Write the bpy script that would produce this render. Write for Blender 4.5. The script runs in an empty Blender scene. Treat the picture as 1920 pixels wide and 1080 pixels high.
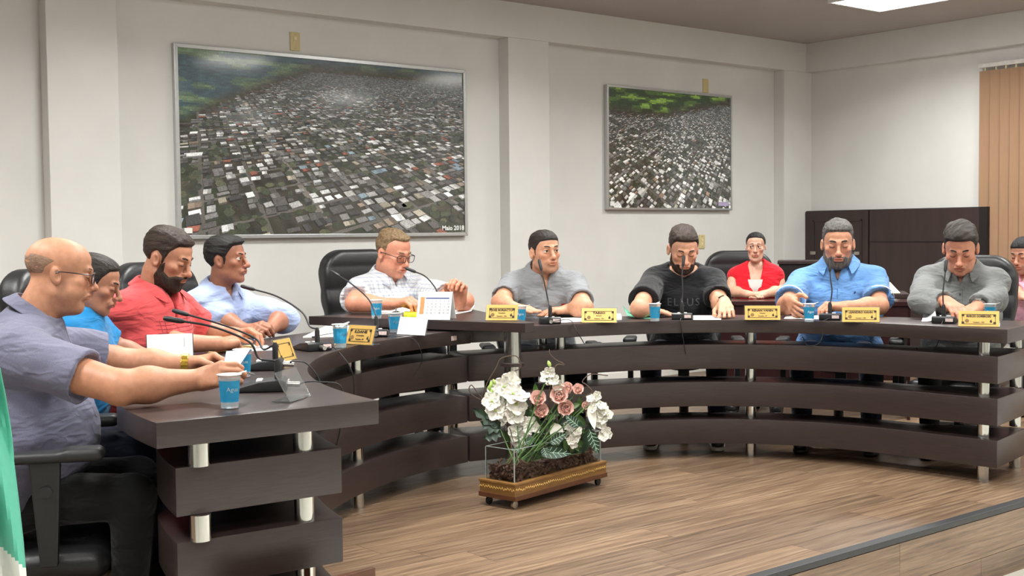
import bpy, bmesh, math, random
import numpy as np
from mathutils import Vector, Matrix

# ---------------------------------------------------------------- camera
SC = bpy.context.scene
COL = SC.collection
FPX, YAW, PITCH, ROLL, CAMH = 2257.2, .675434, .046451, -.0103645, 1.22


def cam_matrix():
    f = np.array([math.sin(YAW)*math.cos(PITCH), math.cos(YAW)*math.cos(PITCH), -math.sin(PITCH)])
    r = np.array([math.cos(YAW), -math.sin(YAW), 0.])
    u = np.cross(r, f)
    c, s = math.cos(ROLL), math.sin(ROLL)
    return np.array([c*r+s*u, -s*r+c*u, f])


CM = cam_matrix()
CAMP = np.array([0, 0, CAMH])
cam_data = bpy.data.cameras.new('camera')
cam_data.sensor_width = 36
cam_data.lens = FPX/1920*36
cam_data.clip_start = .05
camera = bpy.data.objects.new('camera', cam_data)
COL.objects.link(camera)
camera.matrix_world = Matrix(((CM[0][0], CM[1][0], -CM[2][0], 0), (CM[0][1], CM[1][1], -CM[2][1], 0),
                              (CM[0][2], CM[1][2], -CM[2][2], CAMH), (0, 0, 0, 1)))
SC.camera = camera

# ---------------------------------------------------------------- world, exposure
world = bpy.data.worlds.new('world')
SC.world = world
world.use_nodes = True
world.node_tree.nodes['Background'].inputs[0].default_value = (.75, .8, .9, 1)
world.node_tree.nodes['Background'].inputs[1].default_value = .02
SC.view_settings.view_transform = 'Standard'
SC.view_settings.look = 'None'
SC.view_settings.gamma = 1
SC.view_settings.use_curve_mapping = False
SC.view_settings.exposure = 0.0
LAMP_WATTS = 40.0


# ---------------------------------------------------------------- photo pixel -> place
def ray(x, y):
    return CM.T @ np.array([(x-960)/FPX, -(y-540)/FPX, 1.])


def atz(x, y, z):
    d = ray(x, y)
    return CAMP + d*((z-CAMH)/d[2])


def aty(x, y, Y):
    d = ray(x, y)
    return CAMP + d*(Y/d[1])


def atd(x, y, D):
    return CAMP + ray(x, y)*D


# ---------------------------------------------------------------- colours and materials
def lin(c):
    out = []
    for v in c[:3]:
        v = v/255
        out.append(v/12.92 if v <= .04045 else ((v+.055)/1.055)**2.4)
    return (*out, 1.)


MATS = {}


class NT:
    """small helper to wire shader nodes"""
    def __init__(s, name):
        s.m = bpy.data.materials.new(name)
        s.m.use_nodes = True
        s.t = s.m.node_tree
        s.b = s.t.nodes['Principled BSDF']

    def n(s, kind, **kw):
        nd = s.t.nodes.new('ShaderNode'+kind)
        for k, v in kw.items():
            if k.startswith('i_'):
                key = k[2:]
                key = int(key) if key.isdigit() else key.replace('_', ' ')
                if hasattr(v, 'bl_rna') and hasattr(v, 'is_output'):
                    s.t.links.new(v, nd.inputs[key])
                else:
                    nd.inputs[key].default_value = v
            else:
                setattr(nd, k, v)
        return nd

    def set(s, **kw):
        for k, v in kw.items():
            k = k.replace('_', ' ')
            if hasattr(v, 'is_output'):
                s.t.links.new(v, s.b.inputs[k])
            else:
                s.b.inputs[k].default_value = v
        return s

    def coord(s, scale=(1, 1, 1), rot=(0, 0, 0), out='Object'):
        tc = s.n('TexCoord')
        mp = s.n('Mapping')
        mp.inputs['Scale'].default_value = scale
        mp.inputs['Rotation'].default_value = rot
        s.t.links.new(tc.outputs[out], mp.inputs[0])
        return mp.outputs[0]

    def noise(s, vec, scale=5, detail=3, rough=.5, dist=0):
        nd = s.n('TexNoise')
        s.t.links.new(vec, nd.inputs['Vector'])
        nd.inputs['Scale'].default_value = scale
        nd.inputs['Detail'].default_value = detail
        nd.inputs['Roughness'].default_value = rough
        nd.inputs['Distortion'].default_value = dist
        return nd.outputs['Fac']

    def ramp(s, fac, stops):
        nd = s.n('ValToRGB')
        e = nd.color_ramp.elements
        while len(e) < len(stops):
            e.new(.5)
        for el, (p, c) in zip(e, stops):
            el.position = p
            el.color = c if len(c) == 4 else (*c, 1)
        s.t.links.new(fac, nd.inputs[0])
        return nd.outputs[0]

    def mix(s, fac, a, b, mode='MIX'):
        nd = s.n('Mix', data_type='RGBA', blend_type=mode)
        for v, i in ((fac, 0), (a, 6), (b, 7)):
            if hasattr(v, 'is_output'):
                s.t.links.new(v, nd.inputs[i])
            else:
                nd.inputs[i].default_value = v
        return nd.outputs[2]

    def math(s, op, a, b=0.):
        nd = s.n('Math', operation=op)
        for v, i in ((a, 0), (b, 1)):
            if hasattr(v, 'is_output'):
                s.t.links.new(v, nd.inputs[i])
            else:
                nd.inputs[i].default_value = v
        return nd.outputs[0]

    def bump(s, h, strength=.2, dist=.01):
        nd = s.n('Bump')
        nd.inputs['Strength'].default_value = strength
        nd.inputs['Distance'].default_value = dist
        s.t.links.new(h, nd.inputs['Height'])
        s.t.links.new(nd.outputs[0], s.b.inputs['Normal'])


def mat(name, rgb, rough=.6, metal=0., var=.12, scale=30., bump=0., spec=.5, coat=0., sheen=0., stretch=(1, 1, 1)):
    """plain procedural surface: colour with a little noise, optional bump"""
    if name in MATS:
        return MATS[name]
    t = NT(name)
    v = t.coord(stretch)
    f = t.noise(v, scale, 4, .6)
    c = lin(rgb)
    lo = tuple(x*(1-var) for x in c[:3])+(1,)
    hi = tuple(min(1, x*(1+var)) for x in c[:3])+(1,)
    t.set(Base_Color=t.ramp(f, [(.3, lo), (.7, hi)]), Roughness=rough, Metallic=metal)
    t.b.inputs['Specular IOR Level'].default_value = spec
    if coat:
        t.set(Coat_Weight=coat, Coat_Roughness=.08)
    if sheen:
        t.set(Sheen_Weight=sheen)
    if bump:
        t.bump(f, bump, .004)
    MATS[name] = t.m
    return t.m


# ---------------------------------------------------------------- mesh helpers
class MB:
    def __init__(s):
        s.v, s.f, s.mi = [], [], []

    def add(s, verts, faces, mi=0):
        o = len(s.v)
        s.v += [tuple(map(float, p)) for p in verts]
        s.f += [tuple(i+o for i in f) for f in faces]
        s.mi += [mi]*len(faces)
        return s

    def box(s, lo, hi, M=None, mi=0):
        x0, y0, z0 = lo
        x1, y1, z1 = hi
        vs = [(x0, y0, z0), (x1, y0, z0), (x1, y1, z0), (x0, y1, z0), (x0, y0, z1), (x1, y0, z1), (x1, y1, z1), (x0, y1, z1)]
        if M is not None:
            vs = [M @ Vector(p) for p in vs]
        return s.add(vs, [(3, 2, 1, 0), (4, 5, 6, 7), (0, 1, 5, 4), (1, 2, 6, 5), (2, 3, 7, 6), (3, 0, 4, 7)], mi)

    def lathe(s, prof, seg=24, M=None, mi=0, cap=True):
        """prof: list of (radius, z)"""
        vs, fs = [], []
        for r, z in prof:
            for k in range(seg):
                a = 2*math.pi*k/seg
                vs.append((r*math.cos(a), r*math.sin(a), z))
        n = len(prof)
        for i in range(n-1):
            for k in range(seg):
                k2 = (k+1) % seg
                fs.append((i*seg+k, i*seg+k2, (i+1)*seg+k2, (i+1)*seg+k))
        if cap:
            fs.append(tuple(range(seg-1, -1, -1)))
            fs.append(tuple((n-1)*seg+k for k in range(seg)))
        if M is not None:
            vs = [M @ Vector(p) for p in vs]
        return s.add(vs, fs, mi)

    def tube(s, pts, r, seg=8, mi=0, cap=True):
        """r: number or list"""
        P = [Vector(p) for p in pts]
        n = len(P)
        rs = r if hasattr(r, '__len__') else [r]*n
        T = []
        for i in range(n):
            d = P[min(i+1, n-1)]-P[max(i-1, 0)]
            T.append(d.normalized() if d.length > 1e-9 else Vector((0, 0, 1)))
        up = Vector((0, 0, 1)) if abs(T[0].z) < .9 else Vector((1, 0, 0))
        u = T[0].cross(up).normalized()
        vs, fs = [], []
        for i in range(n):
            u = (u-T[i]*u.dot(T[i]))
            u = u.normalized() if u.length > 1e-9 else T[i].orthogonal().normalized()
            w = T[i].cross(u)
            for k in range(seg):
                a = 2*math.pi*k/seg
                vs.append(P[i]+(u*math.cos(a)+w*math.sin(a))*rs[i])
        for i in range(n-1):
            for k in range(seg):
                k2 = (k+1) % seg
                fs.append((i*seg+k, i*seg+k2, (i+1)*seg+k2, (i+1)*seg+k))
        if cap:
            fs.append(tuple(range(seg-1, -1, -1)))
            fs.append(tuple((n-1)*seg+k for k in range(seg)))
        return s.add(vs, fs, mi)

    def prism(s, poly, z0, z1, M=None, mi=0):
        n = len(poly)
        vs = [(x, y, z0) for x, y in poly]+[(x, y, z1) for x, y in poly]
        if M is not None:
            vs = [M @ Vector(p) for p in vs]
        fs = [tuple(range(n-1, -1, -1)), tuple(range(n, 2*n))]
        fs += [(i, (i+1) % n, n+(i+1) % n, n+i) for i in range(n)]
        return s.add(vs, fs, mi)

    def mesh(s, name):
        me = bpy.data.meshes.new(name)
        me.from_pydata(s.v, [], s.f)
        return me

    def build(s, name, mats, parent=None, smooth=False, bevel=0, loc=None, rot=None):
        me = s.mesh(name)
        for m in (mats if isinstance(mats, (list, tuple)) else [mats]):
            me.materials.append(m)
        if len(set(s.mi)) > 1:
            me.polygons.foreach_set('material_index', s.mi)
        bm = bmesh.new()
        bm.from_mesh(me)
        bmesh.ops.recalc_face_normals(bm, faces=bm.faces)
        if bevel:
            ed = [e for e in bm.edges if len(e.link_faces) == 2 and e.calc_face_angle() > .6]
            bmesh.ops.bevel(bm, geom=ed, offset=bevel, segments=2, affect='EDGES', profile=.6)
        bm.to_mesh(me)
        bm.free()
        if smooth:
            me.shade_smooth()
            me.set_sharp_from_angle(angle=math.radians(smooth if smooth is not True else 40))
        o = bpy.data.objects.new(name, me)
        COL.objects.link(o)
        if parent is not None:
            o.parent = parent
        if loc is not None:
            o.location = loc
        if rot is not None:
            o.rotation_euler = rot
        return o


def tag(o, label=None, cat=None, group=None, kind=None):
    for k, v in (('label', label), ('category', cat), ('group', group), ('kind', kind)):
        if v:
            o[k] = v
    return o


def empty(name, loc=(0, 0, 0), rz=0, label=None, cat=None, group=None):
    o = bpy.data.objects.new(name, None)
    COL.objects.link(o)
    o.location = loc
    o.rotation_euler = (0, 0, rz)
    o.empty_display_size = .1
    return tag(o, label, cat, group)


def copy_tree(o, parent=None):
    c = o.copy()
    COL.objects.link(c)
    if parent is not None:
        c.parent = parent
    for ch in o.children:
        copy_tree(ch, c)
    return c


def frame(origin, x, y=None, z=None):
    """matrix from axes (numpy ok); y or z may be left out"""
    x = Vector(x).normalized()
    if z is not None:
        z = Vector(z)
        z = (z-x*z.dot(x)).normalized()
        y = z.cross(x)
    else:
        y = Vector(y)
        y = (y-x*y.dot(x)).normalized()
        z = x.cross(y)
    o = Vector(origin)
    return Matrix(((x.x, y.x, z.x, o.x), (x.y, y.y, z.y, o.y), (x.z, y.z, z.z, o.z), (0, 0, 0, 1)))


def bez(pts, n=24):
    """smooth Catmull-Rom path through points"""
    P = [Vector(p) for p in pts]
    P = [P[0]*2-P[1]]+P+[P[-1]*2-P[-2]]
    out = []
    segs = len(P)-3
    m = max(2, n//segs)
    for i in range(segs):
        a, b, c, d = P[i:i+4]
        for k in range(m):
            t = k/m
            out.append(.5*((2*b)+(c-a)*t+(2*a-5*b+4*c-d)*t*t+(3*b-a-3*c+d)*t**3))
    out.append(P[-2])
    return out


def text_mesh(name, txt, size, mat_, parent=None, M=None, align='CENTER', ext=.0004, bold=0, sx=1.):
    cu = bpy.data.curves.new(name, 'FONT')
    cu.body = txt
    cu.size = size
    cu.extrude = ext
    cu.offset = bold
    cu.align_x = align
    cu.align_y = 'CENTER'
    cu.resolution_u = 2
    o = bpy.data.objects.new(name, cu)
    COL.objects.link(o)
    dg = bpy.context.evaluated_depsgraph_get()
    me = bpy.data.meshes.new_from_object(o.evaluated_get(dg))
    bpy.data.objects.remove(o)
    bpy.data.curves.remove(cu)
    me.materials.clear()
    me.materials.append(mat_)
    if sx != 1.:
        me.transform(Matrix.Diagonal((sx, 1, 1, 1)))
    o = bpy.data.objects.new(name, me)
    COL.objects.link(o)
    if parent is not None:
        o.parent = parent
    if M is not None:
        o.matrix_local = M
    return o

# ================================================================ ROOM
def wall_material():
    t = NT('wall_paint')
    v = t.coord()
    f = t.noise(v, 2.2, 4, .6)
    fine = t.noise(v, 260, 3, .6)
    t.set(Base_Color=t.ramp(f, [(.3, lin((214, 213, 209))), (.7, lin((222, 221, 217)))]), Roughness=.62)
    t.bump(fine, .12, .003)
    return t.m


def plank_material(name, tint):
    t = NT(name)
    oi = t.n('ObjectInfo')
    tc = t.n('TexCoord')
    add = t.n('VectorMath', operation='ADD')
    cr = t.n('CombineXYZ')
    rnd = t.math('MULTIPLY', oi.outputs['Random'], 37.)
    for i in range(3):
        t.t.links.new(rnd, cr.inputs[i])
    # planks are built along local X, position from Object coordinates in metres
    t.t.links.new(tc.outputs['Object'], add.inputs[0])
    t.t.links.new(cr.outputs[0], add.inputs[1])

    def mp(sc):
        m = t.n('Mapping')
        m.inputs['Scale'].default_value = sc
        t.t.links.new(add.outputs[0], m.inputs[0])
        return m.outputs[0]
    grain = t.noise(mp((.9, 14, 14)), 2.6, 5, .62, 1.2)
    streak = t.noise(mp((1.1, 34, 34)), 2., 4, .65, .7)
    big = t.noise(mp((.7, 3, 3)), 1.4, 3, .5, .6)
    c = t.ramp(grain, [(.30, lin((92, 70, 54))), (.46, lin((142, 114, 90))), (.60, lin((176, 148, 120))), (.8, lin((200, 174, 146)))])
    c2 = t.mix(.55, c, t.ramp(streak, [(.36, lin((74, 56, 44))), (.52, lin((160, 132, 105))), (.70, lin((214, 190, 160)))]))
    c3 = t.mix(t.math('MULTIPLY', big, .5), c2, lin((118, 92, 76)))
    rv = t.ramp(oi.outputs['Random'], [(0, (.66, .64, .63, 1)), (1, (1.0, .98, .95, 1))])
    c4 = t.mix(1., c3, rv, 'MULTIPLY')
    c5 = t.mix(1., c4, (*tint, 1), 'MULTIPLY')
    t.set(Base_Color=c5, Roughness=t.math('ADD', t.math('MULTIPLY', grain, .18), .28))
    t.bump(streak, .05, .002)
    return t.m


WALL = wall_material()
CEIL = mat('ceiling_paint', (176, 168, 164), .8, var=.03, scale=3)
PLANK = plank_material('vinyl_plank', (.74, .725, .70))
UNDER = mat('floor_joint', (52, 40, 32), .7)
HALLM = mat('hall_tile', (222, 220, 210), .3, var=.03, scale=4)
BLACKRUB = mat('black_nosing', (38, 40, 43), .45, var=.1)
ALU = mat('aluminium', (196, 198, 198), .32, .85, var=.05)
CREAM = mat('cream_plastic', (206, 190, 138), .4, var=.03)

YW, YP = 7.077, 6.96          # recessed back wall, front of pilasters and beam
XR, XB = 9.13, 9.05           # right wall, face of its beam
ZC, ZB = 2.91, 2.65           # ceiling, underside of the beams
XL, YF = -3.2, -4.2           # left wall, hall end wall
YST, ZH = 2.73, -.30          # stage front edge, hall floor

floor = tag(MB().box((XL, YST+.01, ZH), (XR, YW, -.012)).build('floor', UNDER), kind='structure')
rng = random.Random(4)
pw = .186
plank_meshes = {}
y = YST+.012
row = 0
while y < YW-.01:
    w = min(pw, YW-.002-y)
    x = -1.3-rng.random()*1.2
    while x < XR-.02:
        L = rng.choice((1.2, 1.2, .9, 1.45))
        x0, x1 = max(x, -1.3), min(x+L, XR-.005)
        if x1-x0 > .05:
            key = (round(x1-x0, 2), round(w, 3))
            if key not in plank_meshes:
                plank_meshes[key] = MB().box((0, 0, -.012), (key[0]-.0016, key[1]-.0016, 0)).mesh('plank')
                plank_meshes[key].materials.append(PLANK)
            o = bpy.data.objects.new('plank', plank_meshes[key])
            COL.objects.link(o)
            o.parent = floor
            o.location = (x0, y, 0)
        x += L
    y += pw
    row += 1
# stage riser planks and nosing
riser = tag(MB().box((XL, YST-.006, ZH), (XR, YST+.01, -.004)).build('trim_1', UNDER), kind='structure')
for i, (z0, z1) in enumerate(((-.19, -.022), (-.30, -.19))):
    x = -2.0+.6*i
    while x < 8.5:
        L = 1.225
        m = MB().box((0, -.008, 0), (L-.002, 0, z1-z0-.002)).build('plank', PLANK, riser)
        m.location = (x, YST-.006, z0)
        x += L
tag(MB().box((XL, YST-.018, -.02), (XR, YST+.03, .004)).build('trim_2', BLACKRUB, bevel=.003), kind='structure')
tag(MB().box((XL, YF, ZH-.05), (XR, YST, ZH)).build('floor_hall', HALLM), kind='structure')

wall_back = tag(MB().box((XL, YW, ZH), (XR, YW+.15, ZC)).build('wall_back', WALL), kind='structure')
for x0, x1 in ((2.237, 2.645), (5.564, 5.956), (8.735, XR), (-1.1, -.7)):
    MB().box((x0, YP, 0), (x1, YW, ZB)).build('pilaster', WALL, wall_back, bevel=.004)
MB().box((XL, YP, ZB), (XR, YW, ZC)).build('beam', WALL, wall_back, bevel=.004)
wall_right = tag(MB().box((XR, YF, ZH), (XR+.15, YW+.15, ZC)).build('wall_right', WALL), kind='structure')
MB().box((XB, YF, ZB), (XR, YP, ZC)).build('beam', WALL, wall_right, bevel=.004)
tag(MB().box((XL-.15, YF, ZH), (XL, YW+.15, ZC)).build('wall_left', WALL), kind='structure')
tag(MB().box((XL, YF-.15, ZH), (XR, YF, ZC)).build('wall_hall', WALL), kind='structure')
tag(MB().box((XL-.15, YF-.15, ZC), (XR+.15, YW+.15, ZC+.1)).build('ceiling', CEIL), kind='structure')
BASEB = mat('white_skirting', (228, 226, 220), .4, var=.02)
tag(MB().box((XL, YW-.012, 0), (XR, YW, .07)).build('baseboard_back', BASEB), kind='structure')
tag(MB().box((XR-.012, YST, 0), (XR, YP, .07)).build('baseboard_right', BASEB), kind='structure')

# ---------------------------------------------------------------- ceiling lamps
LAMPM = NT('lamp_diffuser')
LAMPM.set(Base_Color=(.9, .9, .9, 1), Emission_Color=(1., .985, .95, 1), Emission_Strength=11.)
HOUSE = mat('lamp_housing', (232, 232, 230), .4, var=.02)
lamp_places = {(3, 0): 'square ceiling lamp above the wall cabinet, its corner in view'}
for i, lx in enumerate((.1, 2.65, 5.2, 7.75)):
    for j, ly in enumerate((5.2, 3.4, 1.2, -1.4)):
        L = empty('ceiling_lamp', (lx, ly, ZC), 0, lamp_places.get((i, j), 'square ceiling lamp above the room, outside the picture'), 'lamp', 'square ceiling lamps')
        h = .3
        MB().box((-h-.02, -h-.02, -.03), (h+.02, -h, 0)).box((-h-.02, h, -.03), (h+.02, h+.02, 0)).box((-h-.02, -h, -.03), (-h, h, 0)).box(
            (h, -h, -.03), (h+.02, h, 0)).build('frame', HOUSE, L)
        MB().box((-h, -h, -.024), (h, h, -.016)).build('diffuser', LAMPM.m, L)
        ld = bpy.data.lights.new('lamp_light', 'AREA')
        ld.size = .58
        ld.energy = LAMP_WATTS if j < 2 else LAMP_WATTS*.65
        ld.color = (.99, 1., .965)
        ld.spread = math.radians(150)
        lo = bpy.data.objects.new('lamp_light', ld)
        COL.objects.link(lo)
        lo.parent = L
        lo.location = (0, 0, -.027)

# ================================================================ COUNCIL DESK
def desk_material():
    t = NT('espresso_laminate')
    v = t.coord((1.2, 1.2, 9))
    f = t.noise(v, 9, 5, .6, .4)
    g = t.noise(t.coord((2, 2, 60)), 6, 3, .6)
    c = t.mix(.5, t.ramp(f, [(.3, lin((43, 33, 32))), (.7, lin((57, 45, 43)))]), t.ramp(g, [(.35, lin((41, 31, 30))), (.65, lin((59, 47, 45)))]))
    t.set(Base_Color=c, Roughness=.34)
    t.b.inputs['Specular IOR Level'].default_value = .6
    t.bump(g, .05, .002)
    return t.m


DESK = desk_material()
CHROME = mat('chrome', (205, 205, 200), .13, 1., var=.03)
DTOP = .742
RC = np.array([3.771, 2.83])
RP = [0.4924076, -1.72183, 1.83750437, -0.38578708, 1.54802967]


def inner_left(n=70, th0=177.3, th1=97):
    return [RC+1.927*np.array([math.cos(math.radians(a)), math.sin(math.radians(a))]) for a in np.linspace(th0, th1, n)]


def inner_right(n=70, t0=1.66, t1=.02):
    return [np.array([3.77, 2.9])+np.polyval(RP, a)*np.array([math.cos(a), math.sin(a)]) for a in np.linspace(t0, t1, n)]


def offset(pts, d):
    """d>0 moves away from the ring centre; number or one per point"""
    P = np.array(pts)
    T = np.gradient(P, axis=0)
    T /= np.linalg.norm(T, axis=1)[:, None]
    N = np.stack([-T[:, 1], T[:, 0]], 1)
    return P+N*(np.asarray(d)*np.ones(len(P)))[:, None]


def slab(pa, pb, z0, z1):
    n = len(pa)
    vs = [(p[0], p[1], z) for z in (z0, z1) for ps in (pa, pb) for p in ps]
    ia0, ib0, ia1, ib1 = 0, n, 2*n, 3*n
    fs = []
    for i in range(n-1):
        fs += [(ia1+i, ia1+i+1, ib1+i+1, ib1+i), (ia0+i, ib0+i, ib0+i+1, ia0+i+1),
               (ia0+i, ia0+i+1, ia1+i+1, ia1+i), (ib0+i, ib1+i, ib1+i+1, ib0+i+1)]
    for i in (0, n-1):
        fs.append((ia0+i, ia1+i, ib1+i, ib0+i))
    return MB().add(vs, fs)


def cut(ps, e0, e1):
    """trim arc length e0 / e1 from the two ends, resampled"""
    P = np.array(ps)
    s = np.r_[0, np.cumsum(np.linalg.norm(np.diff(P, axis=0), axis=1))]
    q = np.linspace(e0, s[-1]-e1, len(P))
    return np.stack([np.interp(q, s, P[:, 0]), np.interp(q, s, P[:, 1])], 1)


LEVELS = ((.48, .61), (.28, .41), (.08, .21))
WID = .648


def wing(label, pts, legs, ends, ins, wid, sw):
    c = np.mean(pts, axis=0)
    W = empty('curved_desk', (0, 0, 0), 0, label, 'desk', 'curved council desks')
    slab(pts, offset(pts, wid), .674, DTOP).build('top', DESK, W, smooth=30, bevel=.003)
    for z0, z1 in LEVELS:
        a = offset(pts, ins)
        b = offset(pts, ins+sw)
        q = len(a)
        slab(cut(a, *ends), cut(b, *ends), z0, z1).build('slat', DESK, W, smooth=30, bevel=.003)
    P = np.array(pts)
    for u, dd in legs:
        i = int(u*(len(P)-1))
        p = offset(pts, dd)[i]
        for k, (z0, z1) in enumerate(((.61, .674), (.41, .48), (.21, .28), (0, .08))):
            MB().lathe([(.028, z0), (.028, z1)], 24, Matrix.Translation((p[0], p[1], 0))).build('leg', CHROME, W, smooth=True)
    return W


PL = inner_left(th1=97)
PR = offset(inner_right(t0=1.695), np.interp(np.linspace(0, 1, 70), [0, .22, 1], [.03, 0, 0]))
ins_l = np.interp(np.linspace(0, 1, 70), [0, .2, 1], [.105, .03, .03])
wing('dark wood curved desk with name plates on the left of the room', PL,
     [(.022, .52), (.03, .2), (.73, .095), (.42, .095), (.52, .48), (.75, .5)], (.045, 0), ins_l, np.interp(np.linspace(0, 1, 70), [0, .12, .3, .5, 1], [WID, WID, .57, .57, .60]), np.interp(np.linspace(0, 1, 70), [0, .12, .25, 1], [.485, .485, .27, .27]))
wing('dark wood curved desk on the right, in front of the cabinet', PR,
     [(.955, .1), (.955, .5), (.53, .12), (.53, .33), (.2, .12), (.2, .34)], (0, .045), .01,
     np.interp(np.linspace(0, 1, 70), [0, .3, .6, 1], [.48, .40, .39, .58]), np.interp(np.linspace(0, 1, 70), [0, .8, .93, 1], [.26, .26, .45, .45]))

# raised centre table of the chairman
ZT = .795
A, BL, BR = (3.545, 4.33), (3.07, 5.52), (4.06, 5.52)
T = empty('centre_table', (0, 0, 0), 0, 'raised triangular centre table with the calendar on it', 'table')
MB().prism([A, (3.6, 4.33), BR, BL], ZT-.045, ZT).build('top', DESK, T, bevel=.002)
MB().lathe([(.040, 0), (.040, ZT-.045)], 28, Matrix.Translation((3.56, 4.445, 0))).build('column', CHROME, T, smooth=True)
MB().lathe([(.056, .585), (.056, .60)], 28, Matrix.Translation((3.56, 4.445, 0))).build('collar', DESK, T, smooth=True)
for x, y in ((3.2, 5.475), (3.95, 5.475)):
    MB().lathe([(.028, 0), (.028, ZT-.045)], 24, Matrix.Translation((x, y, 0))).build('column', CHROME, T, smooth=True)
# the maker's sticker on the fascia of the left desk
a_ = math.radians(100.5)
tag(MB().box((-.018, -.001, -.011), (.018, .001, .011)).build('sticker', mat('sticker', (222, 200, 196), .4, var=.2, scale=120),
    loc=(RC[0]+1.9255*math.cos(a_), RC[1]+1.9255*math.sin(a_), .708), rot=(0, 0, a_-math.pi/2)), 'small white sticker on the front edge of the curved desk', 'sticker')

# ================================================================ SOFT-BODY MODELLER (distance fields -> mesh)
_nr = np.random.RandomState(7)
_NT = _nr.rand(32, 32, 32).astype(np.float32)*2-1


def noise3(x, y, z):
    xi, yi, zi = np.floor(x).astype(np.int32), np.floor(y).astype(np.int32), np.floor(z).astype(np.int32)
    u, v, w = x-xi, y-yi, z-zi
    u, v, w = u*u*(3-2*u), v*v*(3-2*v), w*w*(3-2*w)
    a, b, c = xi & 31, yi & 31, zi & 31
    a1, b1, c1 = (a+1) & 31, (b+1) & 31, (c+1) & 31
    L = _NT
    x00 = L[a, b, c]*(1-u)+L[a1, b, c]*u
    x10 = L[a, b1, c]*(1-u)+L[a1, b1, c]*u
    x01 = L[a, b, c1]*(1-u)+L[a1, b, c1]*u
    x11 = L[a, b1, c1]*(1-u)+L[a1, b1, c1]*u
    return (x00*(1-v)+x10*v)*(1-w)+(x01*(1-v)+x11*v)*w


def smin(a, b, k):
    if k <= 0:
        return np.minimum(a, b)
    h = np.maximum(k-np.abs(a-b), 0)/k
    return np.minimum(a, b)-h*h*k*.25


def sstep(a, b, x):
    t = np.clip((x-a)/(b-a), 0, 1)
    return t*t*(3-2*t)


def cap(a, b, ra, rb=None):
    a, b = np.asarray(a, np.float32), np.asarray(b, np.float32)
    rb = ra if rb is None else rb
    ab = b-a
    L2 = max(float(ab @ ab), 1e-9)
    R = max(ra, rb)

    def fn(x, y, z):
        t = np.clip(((x-a[0])*ab[0]+(y-a[1])*ab[1]+(z-a[2])*ab[2])/L2, 0, 1)
        return np.sqrt((x-a[0]-t*ab[0])**2+(y-a[1]-t*ab[1])**2+(z-a[2]-t*ab[2])**2)-(ra+(rb-ra)*t)
    return fn, np.minimum(a, b)-R, np.maximum(a, b)+R


def ell(c, r, R=None):
    c, r = np.asarray(c, np.float32), np.asarray(r, np.float32)
    M = np.eye(3, dtype=np.float32) if R is None else np.asarray(R, np.float32)   # rows = local axes

    def fn(x, y, z):
        x, y, z = x-c[0], y-c[1], z-c[2]
        q = [(M[i, 0]*x+M[i, 1]*y+M[i, 2]*z)/r[i] for i in range(3)]
        k0 = np.sqrt(q[0]**2+q[1]**2+q[2]**2)
        k1 = np.sqrt((q[0]/r[0])**2+(q[1]/r[1])**2+(q[2]/r[2])**2)
        return k0*(k0-1)/np.maximum(k1, 1e-6)
    e = np.sqrt(((M*r[:, None])**2).sum(0))
    return fn, c-e, c+e


def rbox(c, r, rad, R=None):
    c, r = np.asarray(c, np.float32), np.asarray(r, np.float32)
    M = np.eye(3, dtype=np.float32) if R is None else np.asarray(R, np.float32)

    def fn(x, y, z):
        x, y, z = x-c[0], y-c[1], z-c[2]
        q = [np.abs(M[i, 0]*x+M[i, 1]*y+M[i, 2]*z)-r[i]+rad for i in range(3)]
        o = np.sqrt(sum(np.maximum(v, 0)**2 for v in q))
        return o+np.minimum(np.maximum(q[0], np.maximum(q[1], q[2])), 0)-rad
    e = np.abs(M*r[:, None]).sum(0)
    return fn, c-e, c+e


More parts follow.
